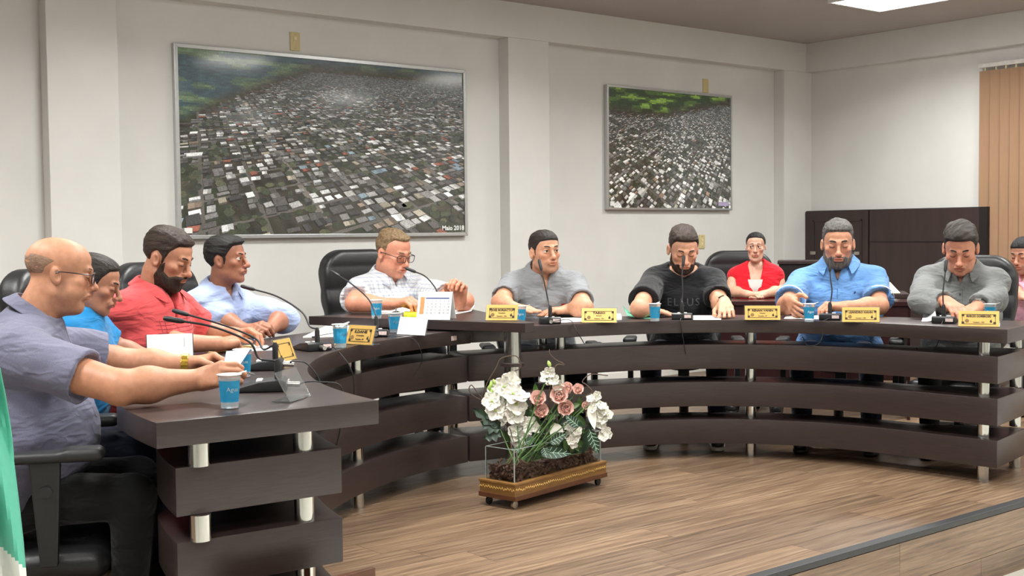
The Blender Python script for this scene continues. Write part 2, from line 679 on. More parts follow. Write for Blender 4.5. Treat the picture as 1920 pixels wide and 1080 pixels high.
class Field:
    def __init__(s, lo, hi, h):
        s.lo, s.h = np.asarray(lo, np.float32), h
        s.n = np.ceil((np.asarray(hi)-s.lo)/h).astype(int)+1
        s.ax = [s.lo[i]+h*np.arange(s.n[i], dtype=np.float32) for i in range(3)]
        s.F = np.full(s.n, .2, np.float32)

    @staticmethod
    def around(prims, h, pad=.02):
        lo = np.min([p[0][1] for p in prims], axis=0)-pad
        hi = np.max([p[0][2] for p in prims], axis=0)+pad
        return Field(lo, hi, h)

    def sl(s, lo, hi):
        i0 = np.clip(np.floor((lo-s.lo)/s.h).astype(int), 0, s.n)
        i1 = np.clip(np.ceil((hi-s.lo)/s.h).astype(int)+1, 0, s.n)
        S = tuple(slice(a, b) for a, b in zip(i0, i1))
        return S, s.ax[0][S[0]][:, None, None], s.ax[1][S[1]][None, :, None], s.ax[2][S[2]][None, None, :]

    def add(s, prim, k=.0):
        fn, lo, hi = prim
        m = k+3*s.h+.012
        S, x, y, z = s.sl(lo-m, hi+m)
        if s.F[S].size:
            s.F[S] = smin(s.F[S], fn(x, y, z), k)
        return s

    def sub(s, prim, k=.0):
        fn, lo, hi = prim
        m = k+3*s.h
        S, x, y, z = s.sl(lo-m, hi+m)
        if s.F[S].size:
            s.F[S] = -smin(-s.F[S], fn(x, y, z), k)
        return s

    def all(s, prims):
        for p, k in prims:
            s.add(p, k)
        return s

    def grid(s):
        return s.ax[0][:, None, None], s.ax[1][None, :, None], s.ax[2][None, None, :]

    def mesh(s, F=None):
        F = (s.F if F is None else F).copy()
        for a in range(3):
            q = [slice(None)]*3
            for e in (0, -1):
                q[a] = e
                F[tuple(q)] = np.maximum(F[tuple(q)], s.h*.5)
        S = F < 0
        c = np.zeros(np.array(S.shape)-1, np.uint8)
        offs = [(i, j, k) for i in (0, 1) for j in (0, 1) for k in (0, 1)]
        n = c.shape
        for o in offs:
            c += S[o[0]:o[0]+n[0], o[1]:o[1]+n[1], o[2]:o[2]+n[2]]
        ids = np.argwhere((c > 0) & (c < 8))
        if not len(ids):
            return np.zeros((0, 3)), np.zeros((0, 4), int)
        idx = np.full(n, -1, np.int32)
        idx[tuple(ids.T)] = np.arange(len(ids))
        V = {o: F[ids[:, 0]+o[0], ids[:, 1]+o[1], ids[:, 2]+o[2]] for o in offs}
        acc = np.zeros((len(ids), 3), np.float32)
        cnt = np.zeros(len(ids), np.float32)
        for o in offs:
            for a in range(3):
                if o[a] == 0:
                    p = list(o)
                    p[a] = 1
                    v0, v1 = V[o], V[tuple(p)]
                    m = (v0 < 0) != (v1 < 0)
                    t = np.where(m, v0/np.where(m, v0-v1, 1), 0)
                    q = np.repeat(np.array(o, np.float32)[None], len(ids), 0)
                    q[:, a] = t
                    acc += np.where(m[:, None], q, 0)
                    cnt += m
        verts = (ids+acc/cnt[:, None])*s.h+s.lo
        quads = []
        for a in range(3):
            b, d = (a+1) % 3, (a+2) % 3
            sa = [slice(None)]*3
            sb = [slice(None)]*3
            sa[a], sb[a] = slice(0, -1), slice(1, None)
            A, B = S[tuple(sa)], S[tuple(sb)]
            e = np.argwhere(A != B)
            e = e[(e[:, b] > 0) & (e[:, d] > 0) & (e[:, b] < n[b]) & (e[:, d] < n[d])]
            fl = A[tuple(e.T)]

            def ci(db, dd):
                q = e.copy()
                q[:, b] -= db
                q[:, d] -= dd
                return idx[tuple(q.T)]
            q = np.stack([ci(1, 1), ci(0, 1), ci(0, 0), ci(1, 0)], 1)
            q[~fl] = q[~fl][:, ::-1]
            quads.append(q)
        quads = np.concatenate(quads)
        return verts, quads[(quads >= 0).all(1)]


def np_mesh(name, verts, quads, mats, parent=None, cols=None, mi=None, base=(0, 0, 0), smooth=True, comb=None):
    me = bpy.data.meshes.new(name)
    v = (np.asarray(verts)-np.asarray(base)).astype(np.float32)
    me.vertices.add(len(v))
    me.vertices.foreach_set('co', v.ravel())
    nq = len(quads)
    me.loops.add(nq*4)
    me.loops.foreach_set('vertex_index', np.asarray(quads, np.int32).ravel())
    me.polygons.add(nq)
    me.polygons.foreach_set('loop_start', np.arange(0, nq*4, 4, dtype=np.int32))
    for m in (mats if isinstance(mats, (list, tuple)) else [mats]):
        me.materials.append(m)
    if mi is not None:
        me.polygons.foreach_set('material_index', np.asarray(mi, np.int32))
    me.update(calc_edges=True)
    if cols is not None:
        at = me.color_attributes.new('tone', 'FLOAT_COLOR', 'POINT')
        c = np.ones((len(v), 4), np.float32)
        c[:, :3] = cols
        at.data.foreach_set('color', c.ravel())
    if comb is not None:
        at = me.attributes.new('comb', 'FLOAT_VECTOR', 'POINT')
        at.data.foreach_set('vector', np.asarray(comb, np.float32).ravel())
    if smooth:
        me.shade_smooth()
    o = bpy.data.objects.new(name, me)
    COL.objects.link(o)
    if parent is not None:
        o.parent = parent
    return o


def join(parts):
    """[(verts, quads, cols)] -> one"""
    vs, qs, cs, o = [], [], [], 0
    for v, q, c in parts:
        vs.append(v)
        qs.append(q+o)
        cs.append(np.broadcast_to(np.asarray(c, np.float32), (len(v), 3)))
        o += len(v)
    return np.concatenate(vs), np.concatenate(qs), np.concatenate(cs)


def sd_poly(y, z, poly):
    """2-D signed distance, negative inside; y, z broadcastable"""
    P = np.array(poly, np.float32)
    d = None
    inside = None
    n = len(P)
    for i in range(n):
        a, b = P[i], P[(i+1) % n]
        e = b-a
        t = np.clip(((y-a[0])*e[0]+(z-a[1])*e[1])/max(float(e @ e), 1e-9), 0, 1)
        q = (y-a[0]-t*e[0])**2+(z-a[1]-t*e[1])**2
        d = q if d is None else np.minimum(d, q)
        c = ((a[1] > z) != (b[1] > z)) & (y < (b[0]-a[0])*(z-a[1])/((b[1]-a[1]) or 1e-9)+a[0])
        inside = c if inside is None else inside ^ c
    d = np.sqrt(d)
    return np.where(inside, -d, d)

# ================================================================ PEOPLE
def skin_material():
    t = NT('skin')
    a = t.n('Attribute', attribute_name='tone')
    v = t.coord()
    f = t.noise(v, 55, 4, .6)
    g = t.noise(v, 420, 2, .5)
    c = t.mix(1., a.outputs['Color'], t.ramp(f, [(.3, (.86, .83, .82, 1)), (.7, (1.08, 1.06, 1.05, 1))]), 'MULTIPLY')
    t.set(Base_Color=c, Roughness=.52)
    t.b.inputs['Subsurface Weight'].default_value = .06
    t.b.inputs['Subsurface Radius'].default_value = (.6, .25, .12)
    t.b.inputs['Subsurface Scale'].default_value = .012
    t.bump(g, .10, .0015)
    return t.m


def hair_material(name, rgb, rgb2):
    if name in MATS:
        return MATS[name]
    t = NT(name)
    a = t.n('Attribute', attribute_name='comb')
    f = t.noise(a.outputs['Vector'], 330, 3, .65, .6)
    g = t.noise(a.outputs['Vector'], 90, 2, .5, .4)
    h = t.math('ADD', t.math('MULTIPLY', f, .6), t.math('MULTIPLY', g, .4))
    t.set(Base_Color=t.ramp(h, [(.36, lin(rgb)), (.64, lin(rgb2))]), Roughness=.55)
    t.b.inputs['Specular IOR Level'].default_value = .35
    t.bump(h, .9, .006)
    MATS[name] = t.m
    return t.m


def cloth(name, rgb, kind='knit', rot=0., rgb2=None):
    if name in MATS:
        return MATS[name]
    t = NT(name)
    v = t.coord(rot=(0, 0, rot))
    f = t.noise(v, 9, 4, .6)
    w = t.noise(v, 700, 2, .5)
    c = lin(rgb)
    base = t.ramp(f, [(.3, tuple(x*.9 for x in c[:3])+(1,)), (.7, tuple(min(1, x*1.06) for x in c[:3])+(1,))])
    if kind == 'melange':
        base = t.mix(t.ramp(w, [(.42, (0, 0, 0, 1)), (.6, (1, 1, 1, 1))]), base, t.mix(.5, base, lin(rgb2)))
    if kind == 'check':
        m = None
        sx = t.n('SeparateXYZ')
        t.t.links.new(v, sx.inputs[0])
        for ax in (0, 2):
            q = t.math('MULTIPLY', sx.outputs[ax], 1/.021)
            q = t.math('FRACT', q)
            q = t.math('LESS_THAN', q, .3)
            m = q if m is None else t.math('ADD', m, q)
        base = t.mix(t.math('MULTIPLY', m, .45), base, lin(rgb2))
    t.set(Base_Color=base, Roughness=.85)
    t.b.inputs['Sheen Weight'].default_value = .15
    t.b.inputs['Specular IOR Level'].default_value = .25
    fold = t.noise(t.coord((1, 1, 2.2), rot=(.5, .3, rot)), 5.5, 2, .45, 1.1)
    crease = t.noise(t.coord((1.4, 1.4, 3.2), rot=(-.6, .5, rot)), 9, 1, .4, .6)
    rid = t.math('ABSOLUTE', t.math('SUBTRACT', crease, .5))
    h = t.math('ADD', t.math('ADD', fold, t.math('MULTIPLY', rid, -.5)), t.math('MULTIPLY', w, .02))
    t.bump(h, .55, .038)
    MATS[name] = t.m
    return t.m


SKIN = skin_material()
EYEW = mat('eye_white', (226, 218, 208), .2, var=.02)
IRIS = mat('iris_brown', (62, 40, 26), .15, var=.2, scale=400)
PUPIL = mat('pupil_black', (10, 9, 9), .1)
LASH = mat('lash_dark', (38, 27, 22), .7)
GLASSF = mat('spectacle_frame', (30, 26, 26), .3)
LENS = NT('spectacle_lens')
LENS.set(Base_Color=(.95, .96, .97, 1), Roughness=.02, IOR=1.03, Transmission_Weight=1.)
LENS = LENS.m
JEANS = cloth('navy_denim', (33, 38, 54))
BLACKC = cloth('black_trousers', (26, 26, 28))
SHOE = mat('shoe_black', (24, 24, 25), .4)
SOLE = mat('sole_white', (206, 204, 198), .5)

HAIR_SHORT = [(.090, .074), (.064, .067), (.046, .037), (.034, .003), (.024, -.028), (.009, -.028), (.007, .008), (-.012, .022),
              (-.031, .006), (-.040, -.045), (-.060, -.082), (-.15, -.082), (-.15, .18), (.15, .18), (.13, .082)]
HAIR_LOW = [(.092, .058), (.066, .052), (.052, .033), (.036, .003), (.026, -.030), (.009, -.030), (.007, .008), (-.012, .022),
            (-.031, .006), (-.040, -.045), (-.060, -.086), (-.15, -.086), (-.15, .18), (.15, .18), (.13, .066)]
HAIR_RECEDE = [(.082, .080), (.050, .082), (.030, .052), (.030, .003), (.020, -.028), (.007, -.028), (.007, .008), (-.012, .022),
               (-.031, .006), (-.040, -.045), (-.060, -.082), (-.15, -.082), (-.15, .18), (.15, .18), (.12, .09)]
HAIR_FRINGE = [(.030, .018), (.024, -.026), (.009, -.026), (.007, .008), (-.012, .022), (-.031, .006), (-.040, -.045), (-.062, -.082),
               (-.15, -.08), (-.15, .045), (-.085, .066), (-.03, .058), (.018, .05)]
HAIR_WOMAN = [(.088, .072), (.062, .064), (.046, .034), (.030, .012), (.004, .012), (-.008, -.002), (-.028, -.01), (-.036, -.05),
              (-.050, -.09), (-.16, -.09), (-.16, .18), (.15, .18), (.13, .08)]
BEARD = [(.034, -.004), (.036, -.046), (.060, -.062), (.080, -.049), (.14, -.046), (.14, -.2), (.02, -.2), (.006, -.11), (-.004, -.075), (.012, -.02)]


class Head:
    """local axes: x = the person's right, y = forward, z = up"""
    def __init__(s, C, R, sc, nb, g):
        s.C, s.R, s.sc = np.asarray(C), R, sc
        s.g = g
        h = g.get('h', .0025)
        nbl = (np.asarray(nb)-s.C) @ R/sc
        zlo = min(-.16, nbl[2]-.02)
        f = s.f = Field((-.105, min(-.145, nbl[1]-.07), zlo), (.105, .148, .15), h)
        jw, fw, ck = g.get('jaw', 1.), g.get('width', 1.), g.get('cheek', 0.)
        f.add(ell((0, -.018, .035), (.075, .095, .078)))
        f.add(ell((0, .028, .046), (.060, .063, .052)), .03)
        f.add(ell((0, .020, -.028), (.063*fw, .069, .084)), .03)
        f.add(ell((0, .032, -.078), (.048*jw, .052, .042)), .025)
        f.add(cap((-.008, .073, -.104), (.008, .073, -.104), .0165), .02)
        for q in (-1, 1):
            f.add(cap((q*.048*jw, .004, -.062), (q*.034*jw, .05, -.092), .017), .022)
            if ck:
                f.add(ell((q*.045, .045, -.055), (.022+ck, .03+ck, .03)), .025)
        s.F0 = f.F.copy()
        nk = g.get('neck', 1.)
        f.add(cap((0, -.028, -.07), nbl, .054*nk, .062*nk), .03)
        if g.get('chin2'):
            f.add(ell((0, .035, -.112), (.042, .045, .022)), .03)
        # brow, cheekbones
        f.add(cap((-.034, .083, .023), (0, .090, .020), .009), .014)
        f.add(cap((.034, .083, .023), (0, .090, .020), .009), .014)
        for q in (-1, 1):
            f.add(ell((q*.043, .060, -.02), (.019, .020, .016)), .02)
            f.sub(ell((q*.031, .104, .003), (.019, .017, .0115)), .012)
        # nose
        ns = g.get('nose', 1.)
        f.add(cap((0, .090, .014), (0, .090+.021*ns, -.030), .0075, .0105), .010)
        f.add(ell((0, .090+.024*ns, -.035), (.0125, .013, .0115)), .008)
        for q in (-1, 1):
            f.add(ell((q*.0125, .087+.014*ns, -.039), (.0075, .011, .0085)), .006)
            f.sub(ell((q*.006, .090+.018*ns, -.0485), (.0035, .006, .005)), .003)
        es = g.get('ears', 1.)
        # lips
        f.add(ell((0, .088, -.063), (.030, .017, .017)), .014)
        f.add(ell((0, .0985, -.0605), (.023, .0085, .0062)), .005)
        f.add(ell((0, .0965, -.0725), (.020, .009, .0075)), .005)
        f.sub(ell((0, .108, -.0663), (.026, .010, .0024)), .003)
        f.sub(ell((0, .100, -.0835), (.018, .008, .006)), .008)
        for q in (-1, 1):
            f.sub(cap((q*.019, .101, -.041), (q*.033, .085, -.068), .0022), .007)
            # ears
            E = np.array([[1, 0, 0], [0, .96, .28], [0, -.28, .96]])
            f.add(ell((q*.0775, -.009, -.010), (.0105*es, .0175*es, .030*es), E), .006)
            f.sub(ell((q*.0885, -.002, -.007), (.0105*es, .0105*es, .019*es), E), .004)
            f.add(ell((q*.0800, -.014, -.007), (.005*es, .006*es, .016*es), E), .003)
        # eyelids
        s.op = g.get('eyes', 'down')
        for q in (-1, 1):
            c = np.array((q*.031, .0785, .002))
            if s.op == 'open':
                for up, off in ((1, .0042), (-1, -.0048)):
                    e, lo, hi = ell(c, (.0150, .0150, .0150))
                    f.add((lambda x, y, z, e=e, up=up, off=off, c=c: np.maximum(e(x, y, z), up*(c[2]+off-z)), lo, hi), .003)
            else:
                f.add(ell(c, (.0152, .0147, .0135)), .004)

    def W(s, v):
        return s.C+(np.asarray(v) @ s.R.T)*s.sc

    def skin(s, tone):
        v, q = s.f.mesh()
        x, y, z = v.T
        g = s.g
        c = np.repeat(np.asarray(tone)[None], len(v), 0).astype(np.float32)

        def blend(m, col):
            nonlocal c
            c = c*(1-m[:, None])+np.asarray(col)[None]*m[:, None]
        t = np.asarray(tone)
        red = np.clip(np.exp(-(((np.abs(x)-.04)/.02)**2+((z+.028)/.022)**2))*(y > .03)+np.exp(-((x/.015)**2+((z+.035)/.016)**2))*(y > .09), 0, 1)
        blend(red*.5, t*np.array((1.08, .80, .76)))
        if 'stubble' in g:
            m = sstep(.004, -.012, sd_poly(y, z, BEARD))*(1-np.exp(-((x/.02)**4+((z+.067)/.010)**4)))
            blend(m*g['stubble'], np.asarray(lin(g.get('beardcol', (52, 44, 40)))[:3]))
        if 'scalp' in g:
            m = sstep(.008, -.012, sd_poly(y, z, HAIR_RECEDE))
            blend(m*g['scalp'], t*.62)
        lip = np.exp(-((x/.022)**4+((z+.0665)/.0115)**4))*(y > .085)
        blend(lip*g.get('lip', .65), t*np.array((.92, .56, .54)))
        crease = np.exp(-((x/.023)**4+((z+.0662)/.0022)**2))*(y > .08)  # groove between the lips: its shade is put into the skin colour
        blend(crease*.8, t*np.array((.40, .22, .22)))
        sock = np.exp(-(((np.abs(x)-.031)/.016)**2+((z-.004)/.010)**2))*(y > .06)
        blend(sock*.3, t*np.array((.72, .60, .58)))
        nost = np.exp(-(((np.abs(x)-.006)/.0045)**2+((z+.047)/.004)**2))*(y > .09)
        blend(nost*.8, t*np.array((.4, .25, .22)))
        return s.W(v), q, c

    def hair(s, poly, th, soft=.016, top=0., front=0., strand=.0025, comb=(0, 1, 0), freq=60., side=.35, part=0., seed=0):
        f = s.f
        x, y, z = f.grid()
        k = int((-.13-f.lo[2])/f.h)
        k = max(k, 0)
        z = z[:, :, k:]
        m = sstep(.007, -soft, sd_poly(y, z, poly))
        T = th*(side+(1-side)*sstep(.015, .075, z))+top*sstep(.055, .11, z)+front*sstep(.03, .075, y)*sstep(.055, .085, z)
        c = np.asarray(comb, float)
        c /= np.linalg.norm(c)
        # noise stretched along the combing direction
        X, Y, Z = np.broadcast_arrays(x, y, z)
        F = s.F0[:, :, k:]
        near = np.abs(F) < .05
        px, py, pz = X[near], Y[near], Z[near]
        d = px*c[0]+py*c[1]+pz*c[2]
        qx, qy, qz = px-c[0]*d*.8, py-c[1]*d*.8, pz-c[2]*d*.8
        n = noise3(qx*freq+seed, qy*freq+3, qz*freq+9)+.5*noise3(qx*freq*2.2, qy*freq*2.2+seed, qz*freq*2.2)
        M = np.broadcast_to(m, F.shape)[near]
        G = np.full(F.shape, .1, np.float32)
        G[near] = F[near]-(M*(np.broadcast_to(T, F.shape)[near]+.005)-.005)-n*strand*M*M
        v, q = Field.mesh(_sub(f, k, G))
        v, q = keep(v, q, sd_poly(v[:, 1], v[:, 2], poly) < .0065)
        return s.W(v), q, s.comb(v, comb)

    def comb(s, v, c, k=.86):
        c = unit(c)
        return v-np.outer(v @ c, c)*k

    def beard(s, th=.004, strand=.0012, goatee=False):
        f = s.f
        x, y, z = f.grid()
        k1 = int((.02-f.lo[2])/f.h)
        z = z[:, :, :k1]
        F = s.F0[:, :, :k1]
        m = sstep(.005, -.008, sd_poly(y, z, BEARD))
        mouth = np.exp(-((x/.021)**4+((z+.0665)/.0085)**4))
        m = m*(1-np.minimum(mouth*1.4, 1))
        if goatee:
            m = m*sstep(.045, .03, np.abs(x))
        X, Y, Z = np.broadcast_arrays(x, y, z)
        n = noise3(X*230, Y*230, Z*110)
        # follows the face with its lips built up
        F = np.minimum(F, s.f.F[:, :, :k1]+.0015)
        G = (F-(m*(th+.006)-.006)-n*strand*m).astype(np.float32)
        v, q = Field.mesh(_sub(f, 0, G))
        v, q = keep(v, q, sd_poly(v[:, 1], v[:, 2], BEARD) < .0048)
        return s.W(v), q, s.comb(v, (0, .3, -1))

    def brows(s, th=1., drop=0.):
        f = s.f
        x, y, z = f.grid()
        k0, k1 = int((.0-f.lo[2])/f.h), int((.05-f.lo[2])/f.h)
        z = z[:, :, k0:k1]
        ax = np.abs(x)
        zc = .0230-drop*(1-ax/.05)+.0055*np.sin(np.clip((ax-.010)/.040, 0, 1)*2.6)
        tk = .0058*th*sstep(.009, .016, ax)*sstep(.053, .034, ax)
        e = 1-sstep(.35, 1.0, np.abs(z-zc)/np.maximum(tk, 1e-4))
        m = e*(y > .04)*sstep(.0018, .0036, tk)
        X, Y, Z = np.broadcast_arrays(x, y, z)
        G = (f.F[:, :, k0:k1]-(m*.0085-.005)-noise3(X*420, Y*300, Z*420)*.0006*m).astype(np.float32)
        v, q = Field.mesh(_sub(f, k0, G))
        v, q = keep(v, q, (v[:, 1] > .05) & (np.abs(v[:, 0]) < .056) & (np.abs(v[:, 2]-.0245) < .012))
        return [(s.W(v), q, s.comb(v, (1, 0, .2)))]

    def eye(s, q, gaze, base, parent):
        c = np.array((q*.031, .0785, .002))
        gz = np.asarray(gaze, float)
        gz /= np.linalg.norm(gz)
        M = frame((0, 0, 0), np.cross(gz, (0, 0, 1)), z=gz)
        r, seg, rings = .0135, 16, 12
        vs, fs, mi = [], [], []
        ang = [0, .12, .2, .34, .5, .7, .9, 1.2, 1.5, 1.9, 2.3, 2.8, math.pi]
        for a in ang:
            for k in range(seg):
                t = 2*math.pi*k/seg
                p = M @ Vector((r*math.sin(a)*math.cos(t), r*math.sin(a)*math.sin(t), r*math.cos(a)))
                vs.append(s.W(c+np.array(p))-np.asarray(base))
        for i in range(len(ang)-1):
            for k in range(seg):
                fs.append((i*seg+k, i*seg+(k+1) % seg, (i+1)*seg+(k+1) % seg, (i+1)*seg+k))
                mi.append(2 if ang[i] < .19 else 1 if ang[i] < .45 else 0)
        me = bpy.data.meshes.new('eye')
        me.from_pydata([tuple(p) for p in vs], [], fs)
        for m in (EYEW, IRIS, PUPIL):
            me.materials.append(m)
        me.polygons.foreach_set('material_index', mi)
        me.shade_smooth()
        o = bpy.data.objects.new('eye', me)
        COL.objects.link(o)
        o.parent = parent

    def lashes(s, base, parent):
        for q in (-1, 1):
            m = MB()
            pts = []
            op = s.op == 'open'
            zz = .0055 if op else -.0065
            for k in range(9):
                u = -1+2*k/8
                cx = q*.031+u*.0145
                r = .0155
                zc = zz*(1-.55*u*u) if not op else zz*(1-.8*u*u)
                yy = math.sqrt(max(1e-6, r*r-(u*.0145)**2*.95-zc*zc))
                pts.append(s.W((cx, .0785+yy, .002+zc))-np.asarray(base))
            m.tube(pts, [(.0005+.0009*(1-(2*k/8-1)**2))*s.sc for k in range(9)], 6)
            m.build('eyelashes', LASH, parent, smooth=True)

    def glasses(s, base, parent):
        G = MB()
        b = np.asarray(base)
        for q in (-1, 1):
            loop = []
            for k in range(20):
                a = 2*math.pi*k/20
                ca, sa = math.cos(a), math.sin(a)
                ex = lambda t: math.copysign(abs(t)**.55, t)
                loop.append(s.W((q*(.033+.026*ex(ca)), .112-.010*((.033+.026*ex(ca))/.06)**2, -.003+.018*ex(sa)))-b)
            G.tube(loop+loop[:1], .0019*s.sc, 6)
            G.tube([s.W(p)-b for p in ((q*.059, .102, .006), (q*.072, .090, .008), (q*.080, .04, .007), (q*.0815, .0, .005), (q*.080, -.018, -.008))], .0019*s.sc, 6)
        G.tube([s.W(p)-b for p in ((-.008, .112, .002), (0, .1135, .0045), (.008, .112, .002))], .0017*s.sc, 6)
        o = G.build('spectacles', GLASSF, parent, smooth=True)
        for q in (-1, 1):
            m = MB()
            ring = []
            for k in range(20):
                a = 2*math.pi*k/20
                ex = lambda t: math.copysign(abs(t)**.55, t)
                ring.append((q*(.033+.025*ex(math.cos(a))), .112-.010*((.033+.025*ex(math.cos(a)))/.06)**2, -.003+.017*ex(math.sin(a))))
            vs = [s.W(p)-b for p in ring]+[s.W((p[0], p[1]-.0015, p[2]))-b for p in ring]
            n = 20
            m.add(vs, [tuple(range(n)), tuple(range(2*n-1, n-1, -1))]+[(i, (i+1) % n, n+(i+1) % n, n+i) for i in range(n)])
            m.build('lens', LENS, o)


def keep(v, q, m):
    """drop the faces that lie wholly outside the mask (they would sit under the skin)"""
    q = q[m[q].any(1)]
    used, inv = np.unique(q, return_inverse=True)
    return v[used], inv.reshape(q.shape)


def _sub(f, k, G):
    class T(object):
        pass
    t = T()
    t.h = f.h
    t.lo = f.lo+np.array((0, 0, k*f.h), np.float32)
    t.F = G
    return t


def unit(v):
    v = np.asarray(v, float)
    return v/np.linalg.norm(v)


def hand_prims(W, d, n, right, curl=(.4, .55, .35), spread=.06, sc=1.05, thumb=.5, fingers=None, zmin=None):
    W = np.asarray(W, float)
    d = unit(d)
    n = np.asarray(n, float)
    n = unit(n-d*(n @ d))
    th = np.cross(d, n)*(1 if right else -1)
    P = []
    offs = (.027, .0095, -.0095, -.0265)
    dist = (.088, .092, .087, .079)
    P.append((cap(W-d*.01*sc, W+d*.02*sc, .024*sc, .022*sc), .02))
    for i in range(4):
        K = W+(d*dist[i]+th*offs[i]-n*.004)*sc
        if zmin is not None:
            K[2] = max(K[2], zmin+.014*sc)
        P.append((cap(W+(d*.012+th*offs[i]*.55)*sc, K, .0155*sc, .0118*sc), .012))
        c = curl if fingers is None else fingers[i]
        dir0 = unit(d+th*spread*(1.5-i)*.9)
        a = 0
        p = K
        Ls = np.array((.043, .027, .021))*(.95, 1.06, .99, .80)[i]*sc
        rs = np.array((.0102, .0093, .0086, .0074))*(1, 1, .97, .87)[i]*sc
        for j in range(3):
            a += c[j]
            q = p+(dir0*math.cos(a)+n*math.sin(a))*Ls[j]
            if zmin is not None:
                q[2] = max(q[2], zmin+rs[j+1])
            P.append((cap(p, q, rs[j], rs[j+1]), .004))
            p = q
    P.append((cap(W+(d*.02+th*.016+n*.004)*sc, W+(d*.06+th*.026+n*.012)*sc, .017*sc, .014*sc), .014))
    P.append((cap(W+(d*.02-th*.018+n*.004)*sc, W+(d*.065-th*.022+n*.010)*sc, .015*sc, .011*sc), .014))
    B = W+(d*.028+th*.024+n*.008)*sc
    t1 = B+unit(d*.62+th*(.75-.3*thumb)+n*(.2+.5*thumb))*.040*sc
    t2 = t1+unit(d*.85+th*(.45-.7*thumb)+n*(.15+.6*thumb))*.033*sc
    t3 = t2+unit(d*.9+th*(.2-.9*thumb)+n*(.15+.4*thumb))*.026*sc
    if zmin is not None:
        for t_ in (t1, t2, t3):
            t_[2] = max(t_[2], zmin+.011*sc)
    P += [(cap(B, t1, .0145*sc, .0125*sc), .010), (cap(t1, t2, .0118*sc, .0105*sc), .004), (cap(t2, t3, .0108*sc, .0085*sc), .004)]
    return P


NORM = {'down': (0, 0, -1), 'up': (0, 0, 1)}


